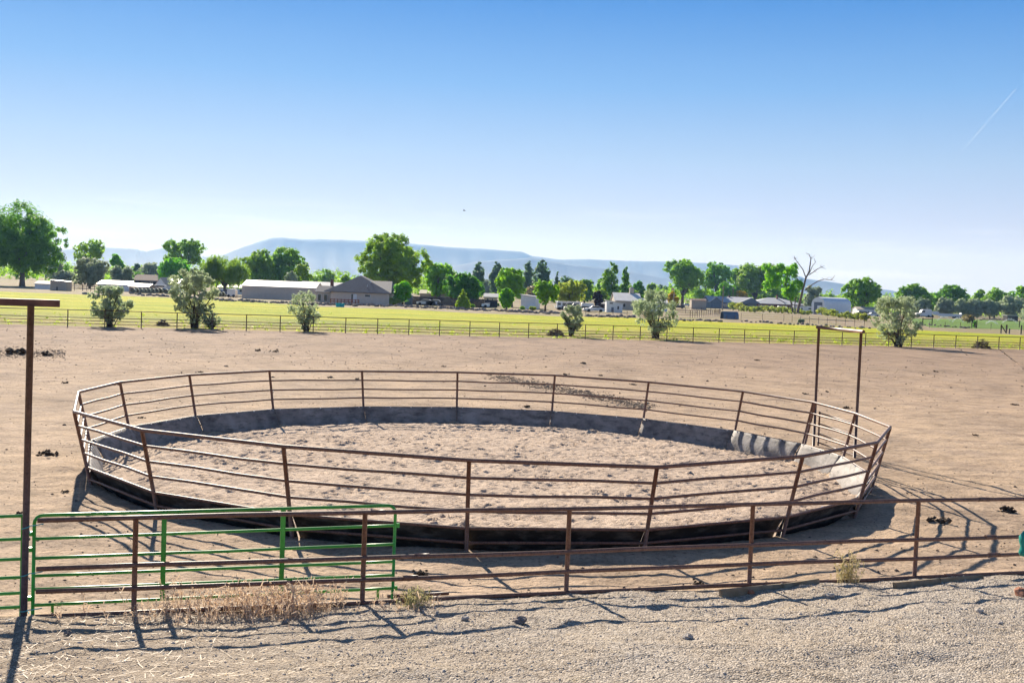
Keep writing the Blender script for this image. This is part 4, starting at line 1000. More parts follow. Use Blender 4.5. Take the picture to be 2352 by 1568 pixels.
mb = MB(); mb.tube([(wd*.60, 2.0, 3.4), (wd*.60, 2.0, 4.3)], .07, 6); mb.build('vent_pipe', M['steel'], rf)
mb = MB(); mb.tube([(wd*.635, 4.0, 4.2), (wd*.635, 4.0, 5.1)], .07, 6); mb.build('vent_pipe', M['steel'], rf)
mb = MB(); mb.box((wd*.415, -.09, 1.25), (.85, .03, 1.8)); dpane = mb.build('door', M['white'], h1)
B('garden_shed', 'plain green-grey shed between the hip-roofed house and the board fence', 'shed', 929.5, 945, 255, 2.2, 3, 'mono', .15, 'bluegrey', 'lightroof', over=.1)
B('house', 'tan-roofed house seen over the dark board fence', 'house', 964, 1030, 330, 2.4, 8, 'gable_x', 1.0, 'tan', 'cream')
B('house', 'pale yellow house with grey roof behind the dark carport', 'house', 1112, 1141, 300, 2.3, 7, 'gable_x', .9, 'cream', 'lightroof', [(.2, .34, 1.1, 1.9), (.6, .7, 1.1, 1.9)])
B('carport', 'dark open carport full of gear before the pale yellow house', 'carport', 1113, 1142, 275, 1.5, 4, 'flat', 0, 'black', 'darkwood', [(.1, .4, .5, 1.0)], over=.1)
B('outbuilding', 'white outbuilding with shallow roof beside the round bright green tree', 'outbuilding', 1196, 1230, 268, 2.9, 9, 'mono', .45, 'white', 'lightroof', doors=[(.45, .95, 1.4, 'steel')], yaw=R(-8))
B('carport', 'long flat-roofed carport over the row of parked trailers', 'carport', 1279, 1331, 285, 1.8, 5, 'flat', 0, 'darkwood', 'offwhite', over=.3)
B('shed', 'tall white shed with sloping roof and a small window', 'shed', 1393.5, 1430, 268, 2.1, 5, 'mono', .75, 'white', 'offwhite', [(.68, .78, .7, 1.5), (.18, .38, 2.0, 2.3)], [(.3, .45, 1.2, 'bluegrey')])
B('low_shed', 'low brown shed behind the dark red tree', 'shed', 1375, 1393, 330, 1.4, 4, 'gable_x', .5, 'darkwood', 'lightroof')
hc = B('house', 'tan house with white roof and a small cupola', 'house', 1413, 1472, 320, 2.6, 14, 'gable_x', 2.2, 'cream', 'offwhite', [(.3, .4, .8, 1.8)])
hw = (PY(1472, 700, 320)-PY(1413, 700, 320)).x
mb = MB(); mb.box((hw*.72, 7, 5.5), (1.3, 1.3, 1.4)); mb.box((hw*.72, 7, 6.5), (1.6, 1.6, .7), None, .1); mb.build('cupola', M['cream'], hc)
B('house_wing', 'long wing with bright white roof next to the cupola house', 'house wing', 1473, 1533, 318, 2.4, 8, 'gable_x', 1.0, 'white', 'offwhite')
B('shed', 'small tan garden shed near the utility poles', 'shed', 1588.5, 1622, 420, 3.2, 5, 'gable_x', .7, 'tan', 'brownroof', over=.1)
g1 = B('house', 'blue-grey house with two gables and a pale roof behind the utility poles', 'house', 1630, 1738, 500, 2.8, 22, 'gable_x', 2.5, 'bluegrey', 'lightroof', [(.08, .14, .7, 2.0), (.3, .36, .9, 2.0), (.5, .56, .9, 2.0)], [(.62, .8, 2.2, 'black')], chim=(.5, .45, .6))
gw = (PY(1738, 700, 500)-PY(1630, 700, 500)).x
mb = MB(); mb.prism([(0, 0), (5.2, 0), (5.2, 2.8), (2.6, 4.9), (0, 2.8)], -2.5, 0); mb.build('porch_wall', M['bluegrey'], g1)
mb = MB(); mb.prism([(-.4, 2.6), (2.6, 5.05), (5.6, 2.6), (5.6, 2.75), (2.6, 5.3), (-.4, 2.75)], -3, 4); mb.build('porch_roof', M['lightroof'], g1)
mb = MB(); mb.prism([(gw*.60, 2.7), (gw+1.5, 2.7), (gw*.9, 5.0), (gw*.86, 5.2)], -2.2, 3); mb.build('side_gable', M['bluegrey'], g1)
B('house', 'long low house with brick front and pale hip roof beside the dead tree', 'house', 1728, 1846, 540, 2.7, 20, 'hip', 3.0, 'brick', 'lightroof', [(.50, .62, .5, 2.0)], [(.12, .24, 2.1, 'cream'), (.3, .42, 2.1, 'cream')], chim=(.55, .4, 1.6), over=1.4)
B('white_house', 'white house with tan roof beside the arched barn', 'house', 1970, 2014, 430, 2.3, 7, 'gable_x', .9, 'white', 'cream', [(.55, .6, .9, 1.7), (.8, .84, .9, 1.7), (.1, .14, .9, 1.7)], over=.2)
B('storage_trailer', 'dark storage trailer beneath the tallest olive tree', 'trailer', 2316, 2340, 430, 2.0, 4, 'flat', 0, 'darkwood', 'lightroof', [(.1, .35, .6, 1.3)])

# arched steel barn
ba = PY(1878, 720, 400); bb = PY(1967, 722, 408)
qb = thing('arched_barn', 'arched grey steel barn with a tall dark doorway', 'barn', (ba.x, 400, FARZ), R(0))
wB = 7.2; hB = 6.3; le = (bb.x-ba.x)
# axis runs mostly along +x, turned so that the end wall shows
ang = R(24)
qb.rotation_euler = (0, 0, 0)
Lx = le*.93/1.0
def arch(w_=wB, h_=hB):
    half = [(1, 0), (1, .54), (.985, .62), (.95, .70), (.88, .78), (.76, .85), (.5, .93), (.25, .972)]
    return [(-a*w_/2, b*h_) for a, b in half]+[(0, h_)]+[(a*w_/2, b*h_) for a, b in reversed(half)]
pr = arch()
sh = 2.3       # the end wall is seen obliquely: the barn is skewed away to the far side
d0 = Vector((math.cos(ang), math.sin(ang), 0)); d1 = Vector((-math.sin(ang), math.cos(ang), 0))
org = Vector((2.3, 0, 0))
def bp(u, y, z): return org+d0*u+d1*(y+wB/2)+Vector((0, 0, z))
mb = MB(); nst = 40; V = []
LB = 12.2
for i in range(nst+1):
    u = LB*i/nst; sc = 1+.012*(i % 2)
    for (y, z) in pr: V.append(bp(u, y*sc, z*sc))
m = len(pr); Fq = []
for i in range(nst):
    for j in range(m-1): Fq.append((i*m+j, (i+1)*m+j, (i+1)*m+j+1, i*m+j+1))
mb.add(V, Fq); mb.build('arched_shell', M['steel'], qb)
for u_ in (.05, LB-.05): mb = MB(); mb.add([bp(u_, y, z) for y, z in pr], [tuple(reversed(range(m)))]); mb.build('end_wall', M['steel'], qb)
mb = MB(); mb.add([bp(-.03, y, z) for y, z in ((-2.4, 0), (-2.4, 4.4), (2.1, 4.4), (2.1, 0))], [(0, 1, 2, 3)]); mb.build('doorway', M['bluegrey'], qb)
mb = MB(); mb.add([bp(-.06, y, z) for y, z in ((-2.2, 0), (-2.2, 3.2), (.2, 3.2), (.2, 0))], [(0, 1, 2, 3)]); mb.build('door', M['steel'], qb)

# blue quonset shelter in the paddock
sa = PY(1662, 733, 236); sh_ = thing('arch_shelter', 'small blue-grey arched livestock shelter open at one end', 'shelter', (sa.x, 236, FARZ), R(14))
mb = MB(); V = []; nn = 14; LS = 3.5
for side, rr_ in ((0, 0), (1, .05)):
    for i in range(nn+1):
        a = math.pi*i/nn
        for u in (0, LS): V.append((u, .9-math.cos(a)*(.9-rr_), max(0, math.sin(a)**.8*(1.6-rr_))))
Fq = []; k2 = 2*(nn+1)
for i in range(nn):
    Fq.append((2*i, 2*i+1, 2*i+3, 2*i+2)); Fq.append((k2+2*i, k2+2*i+2, k2+2*i+3, k2+2*i+1))
    Fq.append((2*i, 2*i+2, k2+2*i+2, k2+2*i)); Fq.append((2*i+1, k2+2*i+1, k2+2*i+3, 2*i+3))
mb.add(V, Fq); mb.build('arched_shell', M['quonset_blue'], sh_, False)
mb = MB(); mb.add([(LS-.1, .9-math.cos(math.pi*i/nn)*.88, math.sin(math.pi*i/nn)**.8*1.57) for i in range(nn+1)], [tuple(range(nn+1))]); mb.build('back_wall', M['quonset_blue'], sh_)
for u in (.62, 2.7):
    mb = MB(); mb.tube([(u, -.15, -.2), (u, -.15, .85)], .05, 6); mb.build('stake', M['poleswood'], sh_, True)

# ------------------------------------------------------------------ vehicles
def vehicle(kind, label, cat, x, yb, paint, length=None, flip=False, d=None, name=None, yaw=0):
    d = d or dist(x, yb); p = PY(x, 700, d)
    prof = {'car': [(0, .3), (0, .75), (.15, .85), (1.0, .95), (1.6, 1.42), (3.0, 1.42), (3.8, .98), (4.5, .9), (4.55, .3)],
            'suv': [(0, .35), (0, .95), (.9, 1.05), (1.4, 1.75), (4.3, 1.75), (4.6, 1.1), (4.65, .35)],
            'pickup': [(0, .4), (0, .95), (1.2, 1.08), (1.8, 1.8), (3.1, 1.8), (3.3, 1.15), (5.4, 1.15), (5.45, .4)],
            'van': [(0, .35), (0, .95), (.6, 1.15), (1.3, 2.0), (5.0, 2.05), (5.2, 1.9), (5.25, .35)]}[kind]
    Ln = max(q[0] for q in prof); wd_ = 1.8
    t = thing(name or kind, label, cat, (p.x, p.y, FARZ), yaw)
    f = -1 if flip else 1
    pr = [((q[0]-Ln/2)*f, q[1]) for q in prof]
    if flip: pr = pr[::-1]
    mb = MB(); mb.prism(pr, 0, wd_); mb.build('body', M[paint], t)
    win = {'car': [(1.15, 1.0), (1.65, 1.36), (2.95, 1.36), (3.6, 1.0)], 'suv': [(1.1, 1.12), (1.5, 1.66), (4.2, 1.66), (4.4, 1.15)], 'pickup': [(1.45, 1.15), (1.88, 1.7), (3.0, 1.7), (3.1, 1.2)], 'van': [(.75, 1.2), (1.35, 1.85), (4.9, 1.85), (4.95, 1.25)]}[kind]
    wn = [((q[0]-Ln/2)*f, q[1]) for q in win]
    mb = MB(); mb.prism(wn if not flip else wn[::-1], -.02, wd_+.02); mb.build('window', M['glass'], t)
    for u in (.85, Ln-.95):
        for yy_ in (-.03, wd_-.17):
            mb = MB(); mb.tube([((u-Ln/2)*f, yy_, .34), ((u-Ln/2)*f, yy_+.2, .34)], .34, 14); wl = mb.build('wheel', M['black'], t)
    return t
vehicle('van', 'white van parked beyond the wrapped bales', 'van', 357, 665, 'white', d=312)
vehicle('car', 'dark sedan parked in front of the white van', 'car', 366, 667, 'darkpaint', d=298)
vehicle('car', 'dark blue car behind the second row of bales', 'car', 499, 673, 'bluepaint', d=290)
vehicle('pickup', 'dark blue pickup beside the white horse trailer', 'pickup truck', 517, 676, 'bluepaint', d=284, flip=True)
vehicle('suv', 'white utility vehicle parked under the long carport', 'car', 1296, 697, 'white', d=275)
vehicle('suv', 'black utility vehicle among the white trailers', 'car', 1312, 697, 'darkpaint', d=272)
vehicle('pickup', 'white pickup next to the black utility vehicle', 'pickup truck', 1327, 698, 'white', d=270)
vehicle('car', 'white car before the tall white shed', 'car', 1368, 703, 'white', d=262)
vehicle('pickup', 'dark pickup beside the golden yellow tree', 'pickup truck', 1557, 702, 'darkpaint', d=420)
vehicle('car', 'white car on the road behind the tan garden shed', 'car', 1577, 691, 'white', d=560)
vehicle('pickup', 'maroon-dark tractor-like truck parked before the board fence', 'truck', 1030, 702, 'darkpaint', d=258)
vehicle('car', 'pale car parked along the dark board fence', 'car', 978, 697, 'white', d=262)
vehicle('car', 'silver car parked along the dark board fence beside the pale one', 'car', 1000, 697, 'steel', d=262, flip=True)
vehicle('suv', 'dark utility vehicle beside the white house by the arched barn', 'car', 1980, 722, 'darkpaint', d=405)
vehicle('car', 'white car near the broad pale olive bush', 'car', 2008, 723, 'white', d=400)
vehicle('car', 'white car in front of the semi truck nose', 'car', 2103, 725, 'white', d=450)
def trailer(label, cat, xl, xr, d, h, z0=.45, mat='white', wheels=(.45, .6), rnd=.15, wins=(), name='trailer', depth=2.3):
    a, b = PY(xl, 700, d), PY(xr, 700, d); w_ = b.x-a.x
    t = thing(name, label, cat, (a.x, a.y, FARZ)); mb = MB()
    mb.prism([(0, z0), (w_, z0), (w_, h-rnd), (w_-rnd, h), (rnd, h), (0, h-rnd)], 0, depth); mb.build('body', M[mat], t)
    for q in wheels:
        for yy_ in (-.02, depth-.2):
            mb = MB(); mb.tube([(w_*q, yy_, .35), (w_*q, yy_+.22, .35)], .35, 12); mb.build('wheel', M['black'], t)
    for (u0, u1, z0_, z1_) in wins:
        mb = MB(); mb.box((w_*(u0+u1)/2, -.02, (z0_+z1_)/2), (w_*(u1-u0), .04, z1_-z0_)); mb.build('window', M['glass'], t)
    mb = MB(); mb.tube([(w_, depth/2, z0+.1), (w_+.9, depth/2, z0+.05)], .06, 6); mb.build('hitch', M['black'], t)
    return t
trailer('white horse trailer parked nose-on beneath the willow', 'trailer', 520.5, 539.5, 270, 2.05, .25, wheels=(.2, .8), rnd=.3)
trailer('white camper at the end of the long carport', 'camper', 1279, 1292, 272, 2.1, wins=[(.2, .7, 1.2, 1.7)])
trailer('white box trailer beside the dark red tree', 'trailer', 1336, 1364, 270, 1.9)
trailer('white cargo trailer before the brick house', 'trailer', 1788.5, 1808, 460, 2.2)
trailer('white recreational trailer behind the trunks of the dead tree', 'camper', 1822, 1866, 455, 2.6, wins=[(.42, .5, 1.3, 1.9), (.80, .95, 1.3, 1.9)])
trailer('low white boat-like trailer on the grass before the carport', 'trailer', 1296, 1322, 262, .95, .3, wheels=(.6,))
trailer('white flat trailer before the box trailer', 'trailer', 1340, 1366, 258, .8, .3, wheels=(.5,))
trailer('light grey utility trailer beside the low carport', 'trailer', 1106, 1124, 262, .95, .3, 'steel', wheels=(.5,))
# semi truck and low trailer
td = 445; ta_ = PY(2104, 729, td); tl = (PY(2139.5, 729, td)-ta_).x
tr = thing('semi_truck', 'white semi truck with sleeper cab parked on the grass', 'truck', (ta_.x, td, FARZ))
k = tl/6.2
mb = MB(); mb.prism([(q[0]*k, q[1]) for q in [(0, .55), (0, 1.3), (.3, 1.55), (1.9, 1.85), (2.4, 2.95), (3.0, 3.15), (6.2, 3.25), (6.2, .6)]], 0, 2.3); mb.build('cab', M['white'], tr)
mb = MB(); mb.prism([(q[0]*k, q[1]) for q in [(2.1, 1.95), (2.42, 2.75), (3.5, 2.75), (3.5, 1.95)]], -.03, 2.33); mb.build('window', M['glass'], tr)
for u in (1.1, 5.0, 6.6):
    for yy_ in (-.02, 2.02):
        mb = MB(); mb.tube([(u*k, yy_, .5), (u*k, yy_+.3, .5)], .5, 14); mb.build('wheel', M['black'], tr)
mb = MB(); mb.tube([(4.3*k, .1, 3.1), (4.3*k, .1, 4.0)], .08, 6); mb.build('exhaust_stack', M['steel'], tr)
mb = MB(); mb.box((3.3*k, 1.15, .5), (6.2*k, 1.6, .25)); mb.build('chassis', M['black'], tr)
ta_ = PY(2142, 729, td); tl = (PY(2209, 729, td)-ta_).x
t2 = thing('flat_trailer', 'long white drop-deck trailer standing behind the semi truck', 'trailer', (ta_.x, td, FARZ))
mb = MB(); mb.prism([(0, 1.2), (0, 2.6), (tl*.2, 2.6), (tl*.22, 1.9), (tl, 1.75), (tl, .75), (tl*.2, .75), (tl*.18, 1.2)], 0, 2.4); mb.build('bed', M['white'], t2)
mb = MB(); mb.box((tl-.1, 1.2, 1.7), (.15, 2.4, 1.3)); mb.build('tailboard', M['white'], t2)
for u in (.78, .88):
    mb = MB(); mb.tube([(tl*u, -.02, .45), (tl*u, 2.4, .45)], .45, 14); mb.build('wheel', M['black'], t2)

# ------------------------------------------------------------------ yard objects
def rail_fence(name, label, pts, zs, r, pr, mat, step, cat='fence'):
    o0 = pts[0]; t = thing(name, label, cat, (o0.x, o0.y, FARZ)); loc = [Vector((p.x-o0.x, p.y-o0.y, 0)) for p in pts]
    for zz in zs:
        mb = MB(); mb.tube([p+Vector((0, 0, zz)) for p in loc], r, 5); mb.build('rail', M[mat], t, True)
    for i in range(len(loc)-1):
        n_ = max(1, int((loc[i+1]-loc[i]).length/step))
        for k in range(n_+(i == len(loc)-2)):
            c = loc[i].lerp(loc[i+1], k/n_); mb = MB(); mb.tube([c-Vector((0, 0, .2)), c+Vector((0, 0, zs[0]+.06))], pr, 5); mb.build('post', M[mat], t, True)
    return t
rail_fence('corral_fence', 'dark pipe corral between the tan shed and the long pale building', [P(152, 666), P(190, 668), P(226, 668)], (1.5, 1.0, .5), .05, .07, 'rust_dark', 2.4)
rail_fence('corral_fence', 'second dark pipe rail fence farther back behind the horse corral', [PY(152, 660, 300), PY(226, 660, 306)], (1.6, 1.0), .05, .07, 'rust_dark', 3.2)
rail_fence('corral_fence', 'rusty pipe corral beside the round silvery bush', [P(1548, 728), P(1585, 730), P(1640, 727), P(1655, 725)], (1.5, 1.05, .6), .045, .06, 'rust_dark', 2.6)
rail_fence('corral_fence', 'farther pipe fence of the paddock behind the rusty corral', [P(1548, 719), P(1600, 720), P(1652, 720)], (1.5, 1.0), .045, .06, 'rust_dark', 4)
rail_fence('wire_fence', 'thin grey wire fence along the track before the hedge', [P(1702, 734), P(1800, 738), P(1880, 744), P(1985, 752)], (1.35, .9, .45), .018, .045, 'deadbark', 3.2)
rail_fence('wire_fence', 'thin post and wire fence along the watered lawn', [P(2135, 752), P(2240, 755), P(2352, 762), P(2420, 767)], (1.2, .8, .4), .015, .045, 'deadbark', 4)
rail_fence('mesh_fence', 'fine pale fence in front of the blue-grey house', [PY(1665, 711, 480), PY(1745, 711, 490)], (1.2, .2), .03, .05, 'deadbark', 3)
rail_fence('garden_fence', 'low wire garden fence behind the narrow upright bush', [P(1345, 724), P(1440, 729)], (1.2, .7), .02, .05, 'deadbark', 3)
# dark board fence
fa, fb = PY(945, 700, 268), PY(1111, 703, 262)
bf = thing('board_fence', 'dark weathered board fence below the globe-shaped tree', 'fence', (fa.x, fa.y, FARZ), math.atan2(fb.y-fa.y, fb.x-fa.x)); ln = (fb-fa).length
mb = MB()
for i in range(int(ln/.2)): mb.box((i*.2+.1, 0, 1.0+random.uniform(-.03, .03)), (.18, .03, 2.0))
mb.build('boards', M['darkwood'], bf)
for i in range(8): mb = MB(); mb.box((ln*i/7, .08, 1.0), (.1, .1, 2.1)); mb.build('post', M['darkwood'], bf)
# orange timber rack
oa = PY(759, 700, 240); orr = thing('timber_rack', 'low rack of orange-stained posts and boards before the hip-roofed house', 'fence', (oa.x, oa.y, FARZ)); ln = (PY(824, 700, 240)-oa).x
for i in range(9): mb = MB(); mb.box((ln*i/8, 0, .5), (.16, .16, 1.1)); mb.build('post', M['orangewood'], orr)
for zz in (.45, .9): mb = MB(); mb.box((ln/2, -.1, zz), (ln, .05, .16)); mb.build('board', M['orangewood'], orr)
# tubs
def tub(label, x, yb, wpx, h, mat='teal'):
    p = P(x, yb); r = wpx*p.y/F/2
    mb = MB(); n_ = 16; V = []
    for (rr_, zz) in ((r*.86, 0), (r, h), (r*.93, h), (r*.8, .06)):
        for k in range(n_): a = 2*math.pi*k/n_; V.append((rr_*math.cos(a), rr_*.7*math.sin(a), zz))
    Fq = [tuple(reversed(range(n_)))]+[(j*n_+k, j*n_+(k+1) % n_, (j+1)*n_+(k+1) % n_, (j+1)*n_+k) for j in range(3) for k in range(n_)]+[tuple(3*n_+k for k in range(n_))]
    mb.add(V, Fq); o = mb.build('water_tub', M[mat], None, False, (p.x, p.y, FARZ)); tag(o, label, 'tub')
tub('turquoise stock tub on the pasture edge before the hip-roofed house', 781, 705, 22, .72)
tub('turquoise tub in the paddock near the tall white shed', 1387, 715, 12, .55)
tub('dull blue trough at the pasture edge near the tan shed', 196, 676, 16, .45, 'quonset_blue')
tub('dark round tub in the paddock near the tall white shed', 1421, 717, 9, .6, 'darkwood')
# bales
k = 0
for (x0, x1, n_, yb, grp, lab) in ((300, 372, 8, 673, 'wrapped bales in the first row', 'pale wrapped round bale in the row in front of the white van'), (376, 404, 3, 675, 'wrapped bales behind the biggest olive bush', 'pale wrapped round bale behind the biggest olive bush'), (484, 514, 4, 681, 'wrapped bales by the blue car', 'pale wrapped round bale in the row before the blue car')):
    for i in range(n_):
        p = P(x0+(x1-x0)*(i+.5)/n_, yb); t = thing('hay_bale', lab, 'bale', (p.x, p.y, FARZ), random.uniform(-.1, .1), grp)
        r = .62; mb = MB(); mb.tube([(0, 0, r), (0, 1.3, r)], r, 14); mb.build('wrap', M['bale'], t, True)
        mb = MB(); mb.tube([(0, -.02, r), (0, .0, r)], r*.88, 14); mb.build('end_face', M['baleend'], t, False)
# rubble line
rk = []
for s_ in range(4):
    mb = MB(); V = []; g = np.random.default_rng(900+s_); n_, m_ = 9, 6
    for j in range(m_+1):
        for i in range(n_):
            th = math.pi*j/m_; ph = 2*math.pi*i/n_; r = g.uniform(.72, 1.1); V.append((r*math.sin(th)*math.cos(ph), r*math.sin(th)*math.sin(ph)*.8, r*math.cos(th)*.7))
    Fq = [(j*n_+i, (j+1)*n_+i, (j+1)*n_+(i+1) % n_, j*n_+(i+1) % n_) for j in range(m_) for i in range(n_)]
    mb.add(V, Fq); me = mb.build('rock', M['rock']); rk.append(me.data); bpy.data.objects.remove(me)
line = [(300, 679, 470, 690, 26, 'rubble before the bales', 'lumpy brown rock in the rubble line before the wrapped bales'), (478, 691, 720, 703, 40, 'rubble before the metal shed', 'grey rubble rock along the foot of the long metal shed'),
        (725, 702, 895, 707, 34, 'rubble before the hip-roofed house', 'grey rubble rock in the line before the hip-roofed house'), (895, 706, 1120, 716, 46, 'rubble before the board fence', 'grey rubble rock in the garden edge before the board fence'), (1120, 716, 1285, 724, 40, 'rubble before the garden', 'dark rubble rock edging the garden with the trunked tree'),
        (1345, 728, 1460, 733, 20, 'rubble before the white shed', 'dark rubble rock in the strip before the tall white shed'), (1552, 738, 1660, 741, 22, 'rubble by the corral', 'reddish rubble rock at the foot of the rusty corral'), (1700, 741, 2000, 758, 30, 'rubble by the track', 'reddish lump of earth along the track before the wire fence'), (2100, 748, 2230, 756, 18, 'rubble by the lawn', 'brown rubble rock at the edge of the watered lawn')]
for (x0, y0, x1, y1, n_, grp, lab) in line:
    for i in range(n_):
        q = (i+random.uniform(.1, .9))/n_; p = P(x0+(x1-x0)*q, y0+(y1-y0)*q-random.uniform(1.5, 4.5))
        s_ = random.uniform(.28, .62)*(1 if x0 < 1500 else .7)
        o = link('rubble_rock', random.choice(rk), None, (p.x, p.y, FARZ+s_*.22)); o.scale = (s_*random.uniform(.9, 1.5), s_, s_*random.uniform(.7, 1.1)); o.rotation_euler = (random.uniform(-.3, .3), random.uniform(-.3, .3), random.uniform(0, 6)); tag(o, lab, 'rock', grp)
for i in range(26):
    p = P(2250+84*(i+.5)/26, 735+random.uniform(-1.5, .5)); s_ = random.uniform(.3, .55); o = link('grey_rock', random.choice(rk), None, (p.x, p.y, FARZ+s_*.3)); o.scale = (s_, s_, s_*.9); o.rotation_euler = (0, 0, random.uniform(0, 6)); tag(o, 'pale grey rock in the long heap behind the watered lawn', 'rock', 'rocks of the heap behind the lawn')
# brush piles
for (x, yb, wpx, hpx, lab, sd) in ((374, 748, 28, 15, 'pale tangled brush heap by the far fence near the biggest olive bush', 1), (1276, 771, 38, 19, 'round heap of cut brush beside the narrow upright bush', 2), (2256, 800, 38, 24, 'dark heap of sticks at the far fence below the truck trailer', 3)):
    p = P(x, yb); w_ = wpx*p.y/F/2; h_ = hpx*p.y/F; mb = MB(); g = np.random.default_rng(sd)
    for k in range(210):
        a = g.uniform(0, 6.28); r = w_*g.uniform(0, 1)**.5; zmax = h_*(1-(r/w_)**2)
        c = Vector((r*math.cos(a), r*math.sin(a)*.8, zmax*g.uniform(.1, .95))); dv = Vector((g.normal(), g.normal(), g.normal()*.45)).normalized()*g.uniform(.3, .6)*w_*.7
        mb.tube([c-dv, c+Vector((0, 0, .03)), c+dv], [.022, .018, .008], 4)
    o = mb.build('brush_pile', M['brush'] if sd != 3 else M['twig'], None, False, (p.x, p.y, FARZ)); tag(o, lab, 'brush pile')
# utility poles
for x, yb, yt, lab in ((1659, 713, 656, 'wooden utility pole with short crossarm before the blue-grey house'), (1682, 708, 658, 'greyer utility pole at the corner of the blue-grey house')):
    p = P(x, yb-1); top = PY(x, yt, p.y).z-FARZ; t = thing('utility_pole', lab, 'utility pole', (p.x, p.y, FARZ))
    mb = MB(); mb.tube([(0, 0, -.3), (.03, 0, top)], [.24, .17], 8); mb.build('pole', M['poleswood'] if x < 1670 else M['deadbark'], t, True)
    mb = MB(); mb.box((0, -.2, top-.8), (1.3, .1, .12)); mb.build('crossarm', M['poleswood'], t)
p = PY(1547, 700, 345); t = thing('flagpole', 'thin flagpole with a small flag above the golden yellow tree', 'flagpole', (p.x, 345, FARZ)); zt = PY(1547, 660, 345).z-FARZ
mb = MB(); mb.tube([(0, 0, 0), (0, 0, zt)], .05, 6); mb.build('pole', M['steel'], t, True); mb = MB(); mb.box((-.45, 0, zt-.55), (.9, .02, .6)); mb.build('flag', M['flag'], t)
# wooden braces by the lawn
def hbrace(label, xl, xr, yb, h, diag=False):
    a, b = P(xl, yb), P(xr, yb); t = thing('fence_brace', label, 'fence brace', (a.x, a.y, FARZ)); v = b-a
    mb = MB(); mb.tube([(0, 0, -.2), (0, 0, h)], .11, 7); mb.build('post', M['darkwood'], t, True)
    mb = MB(); mb.tube([(v.x, v.y, -.2), (v.x, v.y, h)], .11, 7); mb.build('post', M['darkwood'], t, True)
    mb = MB(); mb.tube([(0, 0, h*(.95 if diag else .85)), (v.x, v.y, .05 if diag else h*.85)], .09, 7); mb.build('brace_rail', M['darkwood'], t, True)
hbrace('dark wooden H-brace of posts by the broad pale olive bush', 2119, 2140.5, 747, 1.7)
hbrace('wooden corner brace with a slanting strut at the lawn fence', 2299, 2311, 765, 1.5, True)
hbrace('leaning pair of wooden braces beside the small upright green bush', 2232, 2243, 753, 1.7, True)
for x, yb, h in ((2341, 752, 1.7), (2345, 767, 1.6), (2318, 766, .9)):
    p = P(x, yb); mb = MB(); mb.tube([(0, 0, -.2), (.05, 0, h)], [.12, .1], 7); o = mb.build('wooden_post', M['darkwood'], None, True, (p.x, p.y, FARZ)); tag(o, {1.7: 'dark single post on the watered lawn edge', 1.6: 'dark gate post at the corner of the lawn fence', .9: 'short leaning stub of a post by the lawn fence'}[h], 'post')
# sprinkler sprays
for i, (x, y, wpx, hpx, lab) in enumerate(((2168, 737, 32, 12, 'white arc of sprinkler water in front of the semi truck'), (2200, 740, 26, 13, 'misty sprinkler spray below the truck trailer'), (2278, 744, 26, 9, 'low bright sprinkler spray on the lawn'), (2320, 742, 36, 11, 'thin sprinkler jet arching beside the dark single post'))):
    p = P(x, y); w_ = wpx*p.y/F; h_ = hpx*p.y/F; k = 900; g = np.random.default_rng(40+i)
    q = g.uniform(0, 1, k); xs_ = (q-.5)*w_; zs_ = h_*(1-(2*q-1)**2)*.8+g.normal(0, .12, k)*(.3+q)*h_*.7; ys_ = g.normal(0, .5, k)
    zs_ = np.abs(zs_)
    o = lumps('water_spray', xs_, ys_, zs_, g.uniform(.02, .05, k), M['water'], 1.0); o.location = (p.x, p.y, FARZ); tag(o, lab, 'water spray', kind='stuff')
# ------------------------------------------------------------------ near small things
def stone(label, x, y, size, mat, grp=None, flat=.8):
    z = .4
    for _ in range(8): p = P(x, y, z); z = float(ground_z(p.x, p.y))
    o = link('stone', rk[random.randrange(4)].copy(), None, (p.x, p.y, z+size*.25)); o.data.materials[0] = M[mat]; o.scale = (size, size*.9, size*flat); o.rotation_euler = (random.uniform(-.4, .4), random.uniform(-.4, .4), random.uniform(0, 6)); tag(o, label, 'stone', grp)
stone('pale chunky stone alone on the gravel with a short shadow', 1580, 1467, .075, 'palerock')
stone('squarish grey stone in the fence shadow on the gravel', 1193, 1430, .10, 'rock')
stone('small brown stone on the shadow line before the first fence post', 157, 1372*1.0622, .06, 'rock')
stone('small pale stone near the yellowish straw on the gravel', 2250, 1405, .06, 'palerock')
stone('smooth grey stone at the edge of the fence shadow near the dry weed tuft', 1068, 1424, .065, 'palerock')
stone('small grey stone half sunk in the trampled straw', 655, 1432, .06, 'rock')
stone('reddish sandstone lump beside the bedded board', 2346, 1367, .13, 'redrock', None, .6)
stone('flat tan stone below the end of the bedded board', 1905, 1371, .07, 'palerock')
stone('broken reddish stone below the middle fence post', 1725, 1362, .06, 'redrock')
# retaining boards bedded in the gravel
def board(label, x0, y0, x1, y1, hgt):
    a, b = P(x0, y0, .36), P(x1, y1, .36); c = (a+b)/2; ln = (b-a).length
    o_ = MB(); o_.box((0, 0, 0), (ln, .05, hgt)); o = o_.build('retaining_board', M['timber'], None, False, (c.x, c.y, .30)); o.rotation_euler = (R(-9), random.uniform(-.01, .01), math.atan2(b.y-a.y, b.x-a.x)); tag(o, label, 'board')
board('weathered board half buried in gravel under the second fence post gap', 1255, 1379, 1372, 1371, .14)
board('thin bleached board lying flush in the gravel below the fence', 1063, 1382, 1165, 1376, .10)
board('long weathered retaining board below the bottom rail', 1655, 1362, 1797, 1350, .22)
board('retaining board sloping into the gravel next to the long one', 1800, 1352, 1880, 1338, .24)
board('weathered retaining board below the last fence post', 2055, 1348, 2158, 1338, .24)
board('darker retaining board butted to the one below the last post', 2160, 1338, 2258, 1330, .24)
